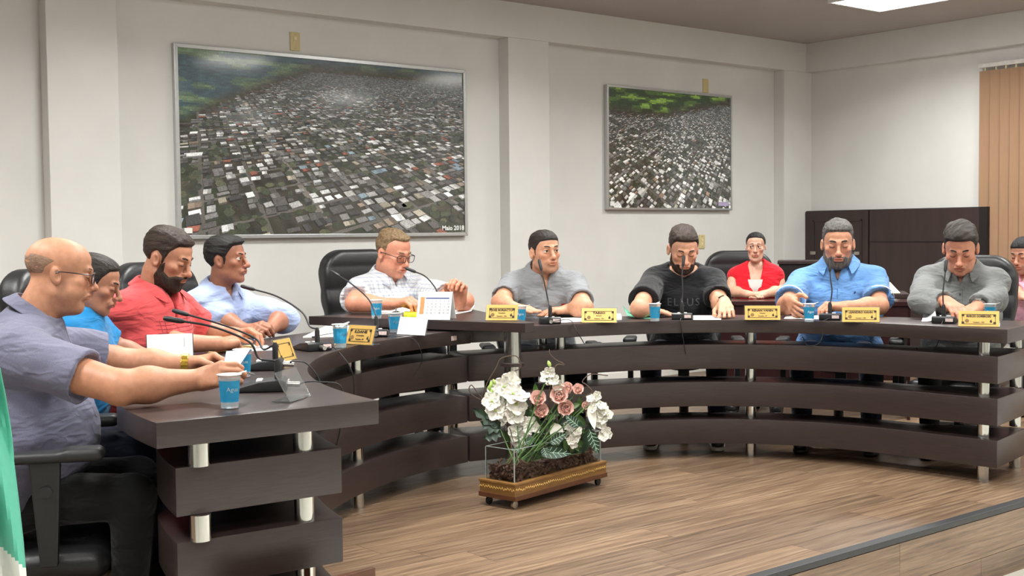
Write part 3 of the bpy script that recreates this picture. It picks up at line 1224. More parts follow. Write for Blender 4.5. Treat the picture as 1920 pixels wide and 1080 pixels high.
def person(name, label, head, arms, shirt, body=None, g=None, tone=(196, 146, 118), hair=None, hair_mat=None, beard=None, look=None,
           trousers=None, legs=True, group='people seated around the desks', shoes=False):
    """head: px, py (middle of top and chin), depth, pixel height, facing angle to camera (0 = at us, 90 = to the right), pitch, roll"""
    px, py, D, hp, fa, pitch, roll = head
    g = dict(g or {})
    C = atd(px, py, D)
    sc = hp*D/FPX/.257
    c2 = -C[:2]/np.linalg.norm(C[:2])             # toward the camera
    r2 = np.array([-c2[1], c2[0]])                # to the right in the picture

    def heading(a):
        a = math.radians(a)
        return np.array([*(c2*math.cos(a)+r2*math.sin(a)), 0.])
    fwd0 = heading(fa)
    p = math.radians(pitch)
    fwd = fwd0*math.cos(p)+np.array((0, 0, math.sin(p)))
    right = np.cross(fwd0, (0, 0, 1))
    up = np.cross(right, fwd)
    q = math.radians(roll)
    right, up = right*math.cos(q)+up*math.sin(q), up*math.cos(q)-right*math.sin(q)
    R = np.stack([right, fwd, up], 1)
    b = dict(face=fa, lean=.06, sb=1.0, belly=.02, wide=1., sh=.158, drop=.045, neck=(.055, .115), arm=1., hipz=.53)
    b.update(body or {})
    sb = b['sb']
    f = heading(b['face'])
    l = np.cross(f, (0, 0, 1))                    # the person's right
    Z = np.array((0, 0, 1.))
    NB = C-f*b['neck'][0]*sc-Z*b['neck'][1]*sc
    Pv = np.array([*(NB-f*b['lean'])[:2], b['hipz']])
    t = unit(NB-Pv)
    fb = unit(f-t*(f @ t))
    BR = np.stack([l, fb, t])
    SCn = NB-t*.030*sb-fb*.012
    S = {'R': SCn+l*b['sh']*sb-Z*b['drop'], 'L': SCn-l*b['sh']*sb-Z*b['drop']}
    if 'shR' in b:
        S['R'] = S['R']+np.asarray(b['shR'])
    if 'shL' in b:
        S['L'] = S['L']+np.asarray(b['shL'])
    base = np.array([Pv[0], Pv[1], 0.])
    E = empty('person', tuple(base), 0, label, 'person', group)
    near = D < 4.6
    tl = np.asarray(lin(tone)[:3])
    H = Head(C, R, sc, NB-t*.02, dict(g, h=.0022 if near else .0031))
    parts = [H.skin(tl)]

    # ---- torso
    def torso(gr, w=1.):
        by = b['belly']
        k = sb
        wd = b['wide']
        L = NB-Pv
        ht = np.linalg.norm(L)
        pr = [(ell(NB-t*.19*k+fb*.004, (.168*k*wd+gr, .112*k+gr+by*.2, .20*k+gr), BR), 0),
              (ell(Pv+t*(ht*.36)+fb*(.015+by*.45), (.158*k*wd+gr+by*.5, .118*k+gr+by*.6, .19*k), BR), .06),
              (ell(Pv+t*.02, (.172*k*wd+gr+by*.4, .142*k+gr, .13), BR), .06),
              (cap(S['R']-l*.02, S['L']+l*.02, .054*k+gr), .06)]
        for s_ in 'RL':
            pr.append((cap(NB-t*.015*k, S[s_]-l*(.015 if s_ == 'R' else -.015)+t*.0, .050*k+gr, .050*k+gr), .05))
            sg = 1 if s_ == 'R' else -1
            pr.append((ell(NB-t*.16*k+fb*(.068*k)+l*sg*.072*k, (.082*k+gr, .045*k+gr, .068*k+gr), BR), .05))
        return pr
    tp = torso(-.006)
    v, qd = Field.around(tp, .016).all(tp).mesh()
    parts.append((v, qd, tl))
    # ---- arms and hands
    joints = {}
    for s_, A in arms.items():
        El, Wr = np.array(A['e'], float), np.array(A['w'], float)
        k = b['arm']
        zt = A.get('zmin', DTOP+.004)
        lg = shirt.get('sleeve') == 'long'
        El[2] = max(El[2], zt+(.050*k+shirt.get('grow', .008)+.018 if lg else .045*k+.003))
        Wr[2] = max(Wr[2], zt+(.052 if lg and shirt.get('cuff', .9) > .5 else .031)*k+.003)
        mid = El+(Wr-El)*.35
        pr = [(cap(S[s_], S[s_]+(El-S[s_])*.45, .054*k, .050*k), 0), (cap(S[s_]+(El-S[s_])*.45, El, .050*k, .042*k), .02),
              (cap(El, mid, .043*k, .043*k), .02), (cap(mid, Wr, .042*k, .0275*k**.5), .03)]
        if A.get('hand', True):
            d = unit(np.asarray(A['to'])-Wr) if 'to' in A else unit(Wr-El)
            n = A.get('n', 'down')
            n = NORM[n] if isinstance(n, str) else n
            pr += hand_prims(Wr, d, n, s_ == 'R', A.get('curl', (.35, .5, .3)), A.get('spread', .06), A.get('hs', 1.04)*min(1.12, sc), A.get('thumb', .5), fingers=A.get('fingers'), zmin=A.get('zmin', DTOP+.004))
        Fa = Field.around(pr, .0033 if near else .0046, .015).all(pr)
        Fa.F = np.maximum(Fa.F, zt+.0015-Fa.grid()[2])      # flesh flattens on the table top
        v, qd = Fa.mesh()
        # slightly warmer knuckles and fingertips
        parts.append((v, qd, tl*np.array((1.0, .97, .95))))
        joints[s_] = (S[s_], El, Wr)
    v, qd, cc = join(parts)
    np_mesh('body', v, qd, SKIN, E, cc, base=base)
    # ---- face details
    if H.op == 'open':
        for q_ in (-1, 1):
            H.eye(q_, g.get('gaze', (0, 1, 0)), base, E)
    H.lashes(base, E)
    hm = hair_mat
    for v, qd, cb in H.brows(g.get('brow', 1.), g.get('browdrop', 0.)):
        for sg in (-1, 1):                        # one mesh for each brow
            side = ((v-C) @ R)[:, 0]*sg > 0
            qs = qd[side[qd].all(1)]
            if len(qs):
                used, inv = np.unique(qs, return_inverse=True)
                np_mesh('eyebrow', v[used], inv.reshape(qs.shape), g.get('browmat', hm), E, base=base, comb=cb[used])
    if hair:
        v, qd, cb = H.hair(**hair)
        np_mesh('hair', v, qd, hm, E, base=base, comb=cb)
    if beard:
        bm = beard.pop('mat', hm)
        v, qd, cb = H.beard(**beard)
        np_mesh('beard', v, qd, bm, E, base=base, comb=cb)
    if g.get('specs'):
        H.glasses(base, E)
    # ---- shirt
    gr = shirt.get('grow', .008)
    tp = torso(gr)
    sl = shirt.get('sleeve', .62)
    for s_, (a, e, w) in joints.items():
        k = b['arm']
        r0, r1 = .055*k+gr, .052*k+gr

        def sleeve(a, e, r0, r1, hollow=True):
            fo, lo, hi = cap(a, e+unit(e-a)*.04, r0, r1)
            fi = cap(a, e+unit(e-a)*.05, r0-.012, r1-.012)[0]
            u = unit(e-a).astype(np.float32)

            def fn(x, y, z):
                pl = (x-e[0])*u[0]+(y-e[1])*u[1]+(z-e[2])*u[2]
                d_ = np.maximum(fo(x, y, z), pl)
                return np.maximum(d_, -np.maximum(fi(x, y, z), -(pl+.012)))
            return fn, lo, hi
        if sl == 'long':
            m = e+(w-e)*shirt.get('cuff', .9)
            tp.append((cap(a, e, r0-.002, .050*k+gr), .03))
            tp.append((sleeve(e, m, .050*k+gr, .036*k+gr), .02))
        elif sl:
            tp.append((sleeve(a, a+(e-a)*sl, r0, r1+shirt.get('flare', .004)), .035))
    F = Field.around(tp, .006 if near else .008).all(tp)
    x, y, z = F.grid()
    # hem and neck opening
    hem = (x-Pv[0])*t[0]+(y-Pv[1])*t[1]+(z-Pv[2])*t[2]+shirt.get('hem', .06)
    F.F = np.maximum(F.F, -hem)
    na = unit(H.W((0, -.028, -.07))-NB)
    nr = .060*sc*g.get('neck', 1.)+shirt.get('neckgap', .004)
    F.sub(cap(NB-na*.03, NB+na*.16, nr, nr*1.15), .008)
    if shirt.get('vee'):
        vd, vw = shirt['vee']
        hh = (x-NB[0])*t[0]+(y-NB[1])*t[1]+(z-NB[2])*t[2]
        la = np.abs((x-NB[0])*l[0]+(y-NB[1])*l[1]+(z-NB[2])*l[2])
        fo = (x-NB[0])*fb[0]+(y-NB[1])*fb[1]+(z-NB[2])*fb[2]
        wdg = np.maximum(la-vw*np.clip((hh+vd)/vd, -1, 1.6), -(fo-.01))
        F.F = np.maximum(F.F, -np.maximum(wdg, hh-.12))
    near_ = np.abs(F.F) < .03
    X, Y, Zz = np.broadcast_arrays(x, y, z)
    qx, qy, qz = X[near_], Y[near_], Zz[near_]
    sd_ = sum(map(ord, label)) % 17
    fo_ = shirt.get('fold', .004)
    wx = .05*noise3(qx*6+sd_, qy*6, qz*6)
    F.F[near_] += -fo_*.55+fo_*noise3(qx*8+sd_, qy*8, qz*15+sd_*.3)+fo_*.55*np.abs(noise3((qx+wx)*13, (qy+wx)*13+sd_, (qz+wx)*26))
    v, qd = F.mesh()
    so = np_mesh(shirt.get('name', 'shirt'), v, qd, shirt['mat'], E, base=base)
    info = dict(E=E, H=H, NB=NB, P=Pv, t=t, f=fb, l=l, S=S, base=base, shirt=so, sv=v, sq=qd, sc=sc, sb=sb, joints=joints, na=na, nr=nr, heading=f, C=C)
    if shirt.get('collar'):
        collar(info, shirt['collar'], shirt.get('collar_mat', shirt['mat']))
    # ---- trousers, shoes
    if trousers is not None and legs:
        hz = Pv+Z*-.01
        tr = [(ell(Pv-Z*.02, (.178*sb*b['wide'], .15*sb, .12), BR), 0)]
        feet = []
        for sg in (1, -1):
            hip = hz+l*sg*.085-Z*.01
            kn = hip+f*b.get('thigh', .36)+l*sg*b.get('knee', .06)+Z*.0
            an = np.array([*(kn+f*b.get('shin', .0)+l*sg*.0)[:2], .10])
            tr += [(cap(hip, kn, .085*sb, .062*sb), .05), (cap(kn, an, .062*sb, .046*sb), .02)]
            feet.append(an)
        Ft = Field.around(tr, .014).all(tr)
        v, qd = Ft.mesh()
        np_mesh('trousers', v, qd, trousers, E, base=base)
        for an in feet:
            pr = [(cap(an*np.array((1, 1, 0))+Z*.05-f*.03, an*np.array((1, 1, 0))+Z*.04+f*.14, .044, .036), 0), (cap(an+Z*.0, an-Z*.05, .045, .045), .03)]
            Fs = Field.around(pr, .010).all(pr)
            Fs.F = np.maximum(Fs.F, -(Fs.grid()[2]-.018))
            v, qd = Fs.mesh()
            so_ = np_mesh('shoe', v, qd, SHOE, E, base=base)
            pr = [(cap(an*np.array((1, 1, 0))+Z*.02-f*.035, an*np.array((1, 1, 0))+Z*.02+f*.15, .046, .039), 0)]
            Fs = Field.around(pr, .009).all(pr)
            gz = Fs.grid()[2]
            Fs.F = np.maximum(np.maximum(Fs.F, gz-.026), -(gz-.002))
            v, qd = Fs.mesh()
            np_mesh('sole', v, qd, SOLE if shoes else SHOE, so_, base=base)
    return info


def collar(I, kind, m):
    """folded collar round the neck; kind: polo, shirt"""
    NB, na, f, l, nr, sc = I['NB'], I['na'], I['f'], I['l'], I['nr'], I['sc']
    fw = unit(f-na*(f @ na))
    rt = np.cross(fw, na)
    n = 33
    op = math.radians(26 if kind == 'shirt' else 34)
    rows = []
    for k in range(n):
        u = -1+2*k/(n-1)
        a = u*(math.pi-op)                       # 0 = back of the neck
        d = -fw*math.cos(a)+rt*math.sin(a)
        fr = abs(u)**3                           # toward the front
        hh = (.046-.030*fr)*sc
        tip = abs(u)**6
        r0 = nr*(1.0+.04*fr)
        c0 = NB+na*(.010)*sc
        lift = .008*sc
        pts = [c0+d*(r0+.002)+na*(-.012*sc),
               c0+d*(r0+.001)+na*(hh*.6),
               c0+d*(r0+.004)+na*hh,
               c0+d*(r0+.011)+na*(hh-.006*sc),
               c0+d*(r0+.026*sc+.010*tip)+na*(hh-.026*sc)+fw*.012*tip,
               c0+d*(r0+.040*sc+.012*tip)+na*(hh-.046*sc-.022*tip)+fw*(.020*tip)+na*lift]
        rows.append(pts)
    vs = [tuple(p-I['base']) for r in rows for p in r]
    w = 6
    fs = [(i*w+j, (i+1)*w+j, (i+1)*w+j+1, i*w+j+1) for i in range(n-1) for j in range(w-1)]
    o = MB().add(vs, fs).build('collar', m, I['E'], smooth=60)
    md = o.modifiers.new('thick', 'SOLIDIFY')
    md.thickness = .004
    md.offset = 0
    md = o.modifiers.new('round', 'SUBSURF')
    md.levels = md.render_levels = 1
    return o


def on_shirt(I, me_verts, origin, xaxis, yaxis, lift=.0015):
    """lay flat 2-D verts (x, y in metres) onto the shirt along -forward; returns world points"""
    from mathutils.bvhtree import BVHTree
    if 'bvh' not in I:
        I['bvh'] = BVHTree.FromPolygons([tuple(p) for p in I['sv']], [tuple(q) for q in I['sq']])
    out = []
    d = Vector(-np.cross(yaxis, xaxis)*-1)
    for x, y in me_verts:
        p = np.asarray(origin)+np.asarray(xaxis)*x+np.asarray(yaxis)*y
        s = Vector(p)-d*.4
        h = I['bvh'].ray_cast(s, d)
        out.append(np.array(h[0]-d*lift) if h[0] is not None else p)
    return out

# ---------------------------------------------------------------- the eleven people
HM_BROWN = hair_material('hair_brown', (30, 21, 17), (66, 48, 37))
HM_BLACK = hair_material('hair_black', (13, 12, 12), (36, 33, 32))
HM_GREY = hair_material('hair_salt', (34, 33, 33), (112, 108, 105))
HM_SAND = hair_material('hair_sand', (84, 64, 44), (158, 132, 98))
HM_DARK = hair_material('hair_dark', (20, 16, 15), (56, 47, 41))
HM_FRINGE = hair_material('hair_fringe', (128, 96, 78), (160, 128, 106))
HM_BEARD8 = hair_material('beard_salt', (44, 38, 36), (118, 110, 104))
V_POLO = (.09, .022)
V_OPEN = (.10, .030)
V_SHIRT = (.07, .026)
DZ = .787
who = {}

# the bald man in the foreground
who['m1'] = person(
    'person', 'bald man with glasses in a blue-grey polo shirt in the left foreground',
    (112, 511, 3.62, 146, 88, -10, 0),
    {'R': dict(e=atz(226, 733, .79), w=atz(372, 712, .805), to=atz(425, 699, .83), n=(.5, .75, -.45), curl=(.75, .95, .6), thumb=.75, hs=1.1),
     'L': dict(e=atd(245, 685, 3.95), w=atd(358, 684, 3.98), to=atd(402, 677, 3.98), n=(-.3, -.55, -.75), curl=(.7, .9, .5), thumb=.6, hs=1.08)},
    dict(mat=cloth('polo_bluegrey', (104, 104, 126), 'melange', 0, (134, 134, 154)), sleeve=.66, vee=V_POLO, collar='polo', fold=0.0087, hem=.13, grow=.012, flare=.008),
    dict(face=84, lean=.12, sb=1.06, belly=.10, wide=1.06, hipz=.47, neck=(.085, .150), sh=0.168, drop=0.070, arm=1.12, thigh=.40, shin=-.02),
    g=dict(specs=True, scalp=.0, nose=1.05, cheek=.004, chin2=True, neck=1.18, jaw=1.06, browmat=HM_FRINGE, brow=.8, stubble=.12, beardcol=(120, 100, 90)),
    tone=(192, 138, 108), hair=dict(poly=HAIR_FRINGE, th=.0012, strand=.0010, freq=90, soft=.022), hair_mat=HM_FRINGE, trousers=BLACKC)

# behind him
who['m2'] = person(
    'person', 'man in a bright blue t-shirt half hidden behind the bald man',
    (176, 532, 4.20, 116, 76, -16, 0),
    {'R': dict(e=atd(195, 690, 4.2), w=atd(252, 676, 4.28), to=atd(292, 668, 4.33), n=(.2, .5, -.8), curl=(.5, .7, .4)),
     'L': dict(e=atd(222, 672, 4.42), w=atd(270, 668, 4.42), to=atd(305, 664, 4.42), n=(-.4, -.2, -.9), curl=(.6, .7, .4))},
    dict(mat=cloth('tee_azure', (20, 128, 190)), sleeve=.66, fold=0.0058),
    dict(face=72, lean=.10, neck=(.06, .12)), g=dict(nose=1.1), tone=(176, 124, 98),
    hair=dict(poly=HAIR_SHORT, th=.007, top=.006, strand=.002, freq=70), hair_mat=HM_DARK, trousers=JEANS)

# red polo, beard
who['m3'] = person(
    'person', 'bearded man in a coral red polo shirt looking down at his notes',
    (314, 483, 4.83, 117, 60, -20, 0),
    {'R': dict(e=atd(270, 654, 4.76), w=atd(408, 648, 4.86), to=atd(452, 638, 4.95), n=(.35, .3, -.9), curl=(1.0, 1.1, .7), thumb=.7),
     'L': dict(e=atd(385, 628, 5.15), w=atd(436, 626, 5.12), to=atd(470, 622, 5.1), n=(-.3, .1, -.95), curl=(.6, .7, .4))},
    dict(mat=cloth('polo_coral', (208, 80, 82)), sleeve=.74, vee=V_OPEN, collar='polo', fold=0.0101, grow=.013, flare=.01),
    dict(face=58, lean=.13, sb=1.04, belly=.05, neck=(.065, .138), sh=0.160, drop=0.058, arm=1.08), g=dict(nose=1.0, neck=1.08),
    tone=(190, 134, 106), hair=dict(poly=HAIR_SHORT, th=.006, top=.010, front=.003, strand=.0028, freq=60, comb=(.3, 1, .3)), hair_mat=HM_BROWN,
    beard=dict(th=.006), trousers=JEANS)

# pale blue shirt
who['m4'] = person(
    'person', 'dark haired man in a pale blue dress shirt looking to the right',
    (424, 487, 5.7, 94, 66, 2, 0),
    {'R': dict(e=atd(412, 622, 5.62), w=atd(462, 620, 5.55), to=atd(492, 612, 5.5), n=(.35, .5, -.8), curl=(.7, .9, .5), thumb=.6),
     'L': dict(e=atd(532, 615, 5.72), w=atd(505, 620, 5.58), to=atd(486, 616, 5.5), n=(-.2, .4, -.9), curl=(.8, .9, .5))},
    dict(mat=cloth('shirt_paleblue', (158, 172, 208)), sleeve='long', cuff=.18, vee=V_SHIRT, collar='shirt', fold=0.0101, grow=.014),
    dict(face=42, lean=.10, sb=1.0, belly=.02, neck=(.05, .150), sh=0.157, drop=0.063), g=dict(nose=1.1, eyes='open', gaze=(0, 1, -.02), jaw=.95),
    tone=(158, 106, 82), hair=dict(poly=HAIR_SHORT, th=.009, top=.010, front=.004, strand=.0035, freq=48, comb=(.2, 1, -.2)), hair_mat=HM_BLACK, trousers=JEANS)

# chairman
who['m5'] = person(
    'person', 'man with glasses in a white checked shirt at the raised centre table',
    (737, 474, 6.95, 92, 42, -16, 0),
    {'R': dict(e=atd(664, 578, 6.42), w=atd(735, 570, 6.35), to=atd(778, 562, 6.3), n=(.1, .2, -1), curl=(.75, .8, .5), thumb=.7, zmin=ZT),
     'L': dict(e=atd(872, 573, 6.55), w=atd(862, 568, 6.38), to=atd(862, 534, 6.34), n=(-.75, -.5, .1), curl=(.85, 1.0, .6), thumb=.5, zmin=ZT)},
    dict(mat=cloth('shirt_check', (208, 209, 212), 'check', -.5, (150, 158, 176)), sleeve=.66, vee=V_SHIRT, collar='shirt', fold=0.0087, grow=.014, flare=.012),
    dict(face=26, lean=.08, sb=1.08, belly=.025, wide=1.05, neck=(.055, .115), sh=0.172, drop=0.068, arm=1.1, hipz=.56), g=dict(specs=True, nose=1.05, neck=1.1, cheek=.003),
    tone=(206, 142, 116), hair=dict(poly=HAIR_RECEDE, th=.005, top=.009, front=.004, strand=.0035, freq=55, comb=(.5, 1, .5)), hair_mat=HM_SAND, trousers=BLACKC)

# grey polo
who['m6'] = person(
    'person', 'man in a light grey polo shirt speaking with one hand on his microphone',
    (1021, 472, 6.79, 86, 26, 2, -2),
    {'R': dict(e=atd(938, 578, 6.60), w=atd(958, 577, 6.50), to=atd(993, 582, 6.46), n=(0, .3, -1), curl=(.3, .6, .4), spread=.12, thumb=.3, hs=1.1, zmin=DTOP+.040),
     'L': dict(e=atd(1096, 577, 6.65), w=atd(1066, 580, 6.72), to=atd(1034, 583, 6.70), n=(0, .1, -1), curl=(.3, .5, .3))},
    dict(mat=cloth('polo_grey', (128, 130, 134), 'melange', 0, (150, 152, 155)), sleeve=.70, vee=V_OPEN, collar='polo', fold=0.0072, grow=.011),
    dict(face=8, lean=.12, sb=1.05, belly=.03, neck=(.055, .115), sh=0.167, drop=0.053, arm=1.1), g=dict(eyes='open', gaze=(-.12, 1, .02), stubble=.3, neck=1.1, jaw=1.08, width=1.03),
    tone=(204, 152, 122), hair=dict(poly=HAIR_LOW, th=.005, top=.007, strand=.0015, freq=90), hair_mat=HM_DARK, trousers=JEANS)

# black t-shirt
who['m7'] = person(
    'person', 'bearded man in a black t-shirt reading with his head bowed',
    (1281, 466, 6.93, 90, 10, -24, 0),
    {'R': dict(e=atd(1199, 586, 6.56), w=atd(1206, 585, 6.60), to=atd(1240, 585, 6.64), n=(0, .2, -1), curl=(.15, .45, .3)),
     'L': dict(e=atd(1350, 574, 6.80), w=atd(1358, 567, 6.60), to=atd(1363, 584, 6.46), n=(.2, .3, -1), curl=(.25, .45, .3), spread=.1)},
    dict(mat=cloth('tee_black', (26, 26, 29)), sleeve=.72, fold=0.0087, grow=.012, flare=.012, neckgap=.012, vee=(.028, .06)),
    dict(face=0, lean=.12, sb=1.04, neck=(.075, .11), sh=0.167, drop=0.048, arm=1.08, thigh=.34, shin=.02, knee=.10), g=dict(nose=1.0, neck=1.05),
    tone=(206, 154, 126), hair=dict(poly=HAIR_SHORT, th=.005, top=.009, front=.004, strand=.0025, freq=60, comb=(.5, 1, .2)), hair_mat=HM_BROWN,
    beard=dict(th=.002, strand=.0006), trousers=JEANS, shoes=True)

# woman at the rear desk
who['w'] = person(
    'person', 'dark haired woman in a red sleeveless waistcoat sitting behind the desks',
    (1417, 463, 8.3, 60, -2, 0, 0),
    {'R': dict(e=atd(1371, 546, 8.28), w=atd(1401, 556, 8.1), to=atd(1422, 552, 8.05), n=(0, .6, -.6), curl=(.7, .8, .5), hs=.95, zmin=.757),
     'L': dict(e=atd(1463, 545, 8.28), w=atd(1433, 557, 8.1), to=atd(1412, 554, 8.04), n=(0, .4, -.8), curl=(.6, .8, .5), hs=.95, zmin=.757)},
    dict(mat=cloth('vest_red', (214, 22, 40)), sleeve=0, fold=0.0043, grow=.010, neckgap=.008, name='waistcoat',
         vee=(.25, .052)),
    dict(face=-2, lean=.04, sb=.9, belly=0, wide=.9, neck=(.03, .145), sh=0.157, drop=0.053, arm=.82, hipz=.54), g=dict(eyes='open', gaze=(.5, 1, .0), neck=.80, jaw=.80, width=.94, nose=.80, brow=.62, browdrop=-.002, lip=.95, ears=.62),
    tone=(214, 166, 142), hair=dict(poly=HAIR_WOMAN, th=.005, top=.003, strand=.001, freq=70, comb=(0, 1, 0)), hair_mat=HM_BLACK, trousers=BLACKC)

# blue polo, grey beard
who['m8'] = person(
    'person', 'man with a greying beard in a sky blue polo shirt with white trim',
    (1571, 456, 6.79, 94, 2, -10, 0),
    {'R': dict(e=atd(1473, 577, 6.62), w=atd(1480, 563, 6.52), to=atd(1490, 577, 6.42), n=(.55, .2, .1), curl=(.15, .3, .2), spread=.12, thumb=.2),
     'L': dict(e=atd(1650, 581, 6.58), w=atd(1586, 575, 6.54), to=atd(1548, 573, 6.52), n=(0, .2, -1), curl=(.8, .9, .5), thumb=.7)},
    dict(mat=cloth('polo_sky', (98, 142, 196)), sleeve=.74, vee=V_OPEN, collar='polo', fold=0.0101, grow=.013, flare=.012),
    dict(face=-2, lean=.10, sb=1.13, belly=.05, wide=1.06, neck=(.05, .115), sh=0.177, drop=0.068, arm=1.06, knee=.1), g=dict(neck=1.12, jaw=1.06, width=1.04, nose=1.05, browmat=HM_BLACK, brow=1.15),
    tone=(196, 142, 114), hair=dict(poly=HAIR_SHORT, th=.006, top=.008, front=.003, strand=.003, freq=50, comb=(.3, 1, .4)), hair_mat=HM_GREY,
    beard=dict(th=.0035, mat=HM_BEARD8), trousers=JEANS)

# grey shirt
who['m9'] = person(
    'person', 'man in a dark grey long sleeved shirt bowing his head at the right end',
    (1801, 464, 6.51, 98, -3, -26, 0),
    {'R': dict(e=atd(1730, 576, 6.44), w=atd(1776, 567, 6.26), to=atd(1800, 584, 6.12), n=(.3, .3, -1), curl=(.35, .55, .4), hs=1.08),
     'L': dict(e=atd(1862, 575, 6.44), w=atd(1832, 578, 6.24), to=atd(1806, 588, 6.18), n=(0, .2, -1), curl=(.4, .6, .4))},
    dict(mat=cloth('shirt_charcoal', (112, 114, 114)), sleeve='long', cuff=.86, vee=V_SHIRT, collar='shirt', fold=0.0116, grow=.015),
    dict(face=-2, lean=.12, sb=1.06, belly=.03, neck=(.075, .11), sh=0.167, drop=0.048, arm=1.08), g=dict(neck=1.08, nose=1.15, browdrop=-.001, jaw=1.04),
    tone=(196, 136, 110), hair=dict(poly=HAIR_SHORT, th=.008, top=.011, front=.008, strand=.004, freq=46, comb=(.8, 1, .1)), hair_mat=HM_DARK, trousers=BLACKC)

# at the picture's right edge
who['m10'] = person(
    'person', 'man in a pink and maroon shirt partly cut off by the right edge',
    (1921, 478, 8.0, 72, -30, -10, 0),
    {'R': dict(e=atd(1900, 590, 7.9), w=atd(1912, 572, 7.75), to=atd(1922, 560, 7.7), n=(.5, .2, -.3), curl=(.6, .8, .5)),
     'L': dict(e=atd(1990, 590, 7.85), w=atd(1955, 590, 7.65), to=atd(1930, 585, 7.6), n=(0, .2, -1), curl=(.4, .6, .4))},
    dict(mat=cloth('shirt_pink', (232, 176, 196)), sleeve=.75, vee=V_SHIRT, fold=0.0058),
    dict(face=-30, lean=.08), g=dict(stubble=.4), tone=(196, 142, 118),
    hair=dict(poly=HAIR_LOW, th=.006, top=.006, strand=.002), hair_mat=HM_BLACK, trousers=BLACKC)

# ================================================================ CHAIRS
LEATHER = mat('black_leather', (30, 30, 32), .42, var=.15, scale=60, bump=.25, spec=.5)
PLASTIC = mat('black_plastic', (30, 31, 33), .5, var=.1, scale=80, bump=.1)
CASTER = mat('caster_black', (22, 22, 23), .4)


def chair_proto():
    C = empty('office_chair')
    pr = [(rbox((0, .01, .330), (.245, .245, .05), .045), 0), (ell((0, .0, .325), (.20, .20, .036)), .05)]
    F = Field.around(pr, .011).all(pr)
    v, q = F.mesh()
    np_mesh('seat', v, q, LEATHER, C)

    def back(x, y, z):
        zc, hz, hx, rad = .79, .30, .25, .15
        w = hx-.05*np.clip((zc-z)/hz, 0, 1)
        qx, qz = np.abs(x)*hx/w-hx+rad, np.abs(z-zc)-hz+rad
        d2 = np.sqrt(np.maximum(qx, 0)**2+np.maximum(qz, 0)**2)+np.minimum(np.maximum(qx, qz), 0)-rad
        yc = -.285-.12*(z-.5)+.25*x*x
        th = .042+.010*np.abs(np.cos((z-.52)*math.pi/.135))+.012*np.exp(-((z-1.0)/.06)**2)
        dy = np.abs(y-yc)-th
        a, b = d2+.03, dy+.03
        return np.sqrt(np.maximum(a, 0)**2+np.maximum(b, 0)**2)+np.minimum(np.maximum(a, b), 0)-.03
    F = Field((-.29, -.48, .46), (.29, -.14, 1.12), .009)
    x, y, z = F.grid()
    F.F = back(x, y, z).astype(np.float32)
    v, q = F.mesh()
    np_mesh('backrest', v, q, LEATHER, C)
    for s in (-1, 1):
        pr = [(rbox((s*.315, .02, .665), (.036, .135, .017), .015), 0), (rbox((s*.315, .10, .672), (.034, .05, .014), .013), .02)]
        F = Field.around(pr, .006).all(pr)
        v, q = F.mesh()
        a = np_mesh('armrest', v, q, PLASTIC, C)
        MB().prism([(-.045, .66), (.04, .66), (.026, .33), (-.02, .33)], -.016, .016, Matrix.Translation((s*.315, 0, 0)) @ Matrix(((0, 0, 1, 0), (1, 0, 0, 0), (0, 1, 0, 0), (0, 0, 0, 1)))).build('armrest_post', PLASTIC, a, bevel=.005)
        MB().lathe([(.018, 0), (.018, .006)], 20, Matrix.Translation((s*.315+s*.015, .0, .56)) @ Matrix.Rotation(s*math.pi/2, 4, 'Y')).build('knob', PLASTIC, a, smooth=True)
    MB().box((-.02, -.36, .25), (.02, -.05, .28)).box((-.035, -.39, .25), (.035, -.35, .60)).build('back_bracket', PLASTIC, C, bevel=.008)
    MB().lathe([(.028, .09), (.028, .20), (.045, .20), (.045, .265), (.09, .27), (.09, .285)], 20).build('gas_column', PLASTIC, C, smooth=True)
    for k in range(5):
        a = 2*math.pi*k/5
        M = Matrix.Rotation(a, 4, 'Z')
        MB().add([M @ Vector(p) for p in ((-.03, 0, .12), (.03, 0, .12), (.03, 0, .07), (-.03, 0, .07), (-.018, .29, .085), (.018, .29, .085), (.018, .29, .06), (-.018, .29, .06))],
                 [(0, 1, 2, 3), (4, 7, 6, 5), (0, 4, 5, 1), (1, 5, 6, 2), (2, 6, 7, 3), (3, 7, 4, 0)]).build('base_leg', PLASTIC, C, bevel=.006)
        MB().lathe([(.01, -.024), (.03, -.020), (.03, .020), (.01, .024)], 16, M @ Matrix.Translation((0, .28, .031)) @ Matrix.Rotation(math.pi/2, 4, 'Y')).build('caster', CASTER, C, smooth=True)
    return C


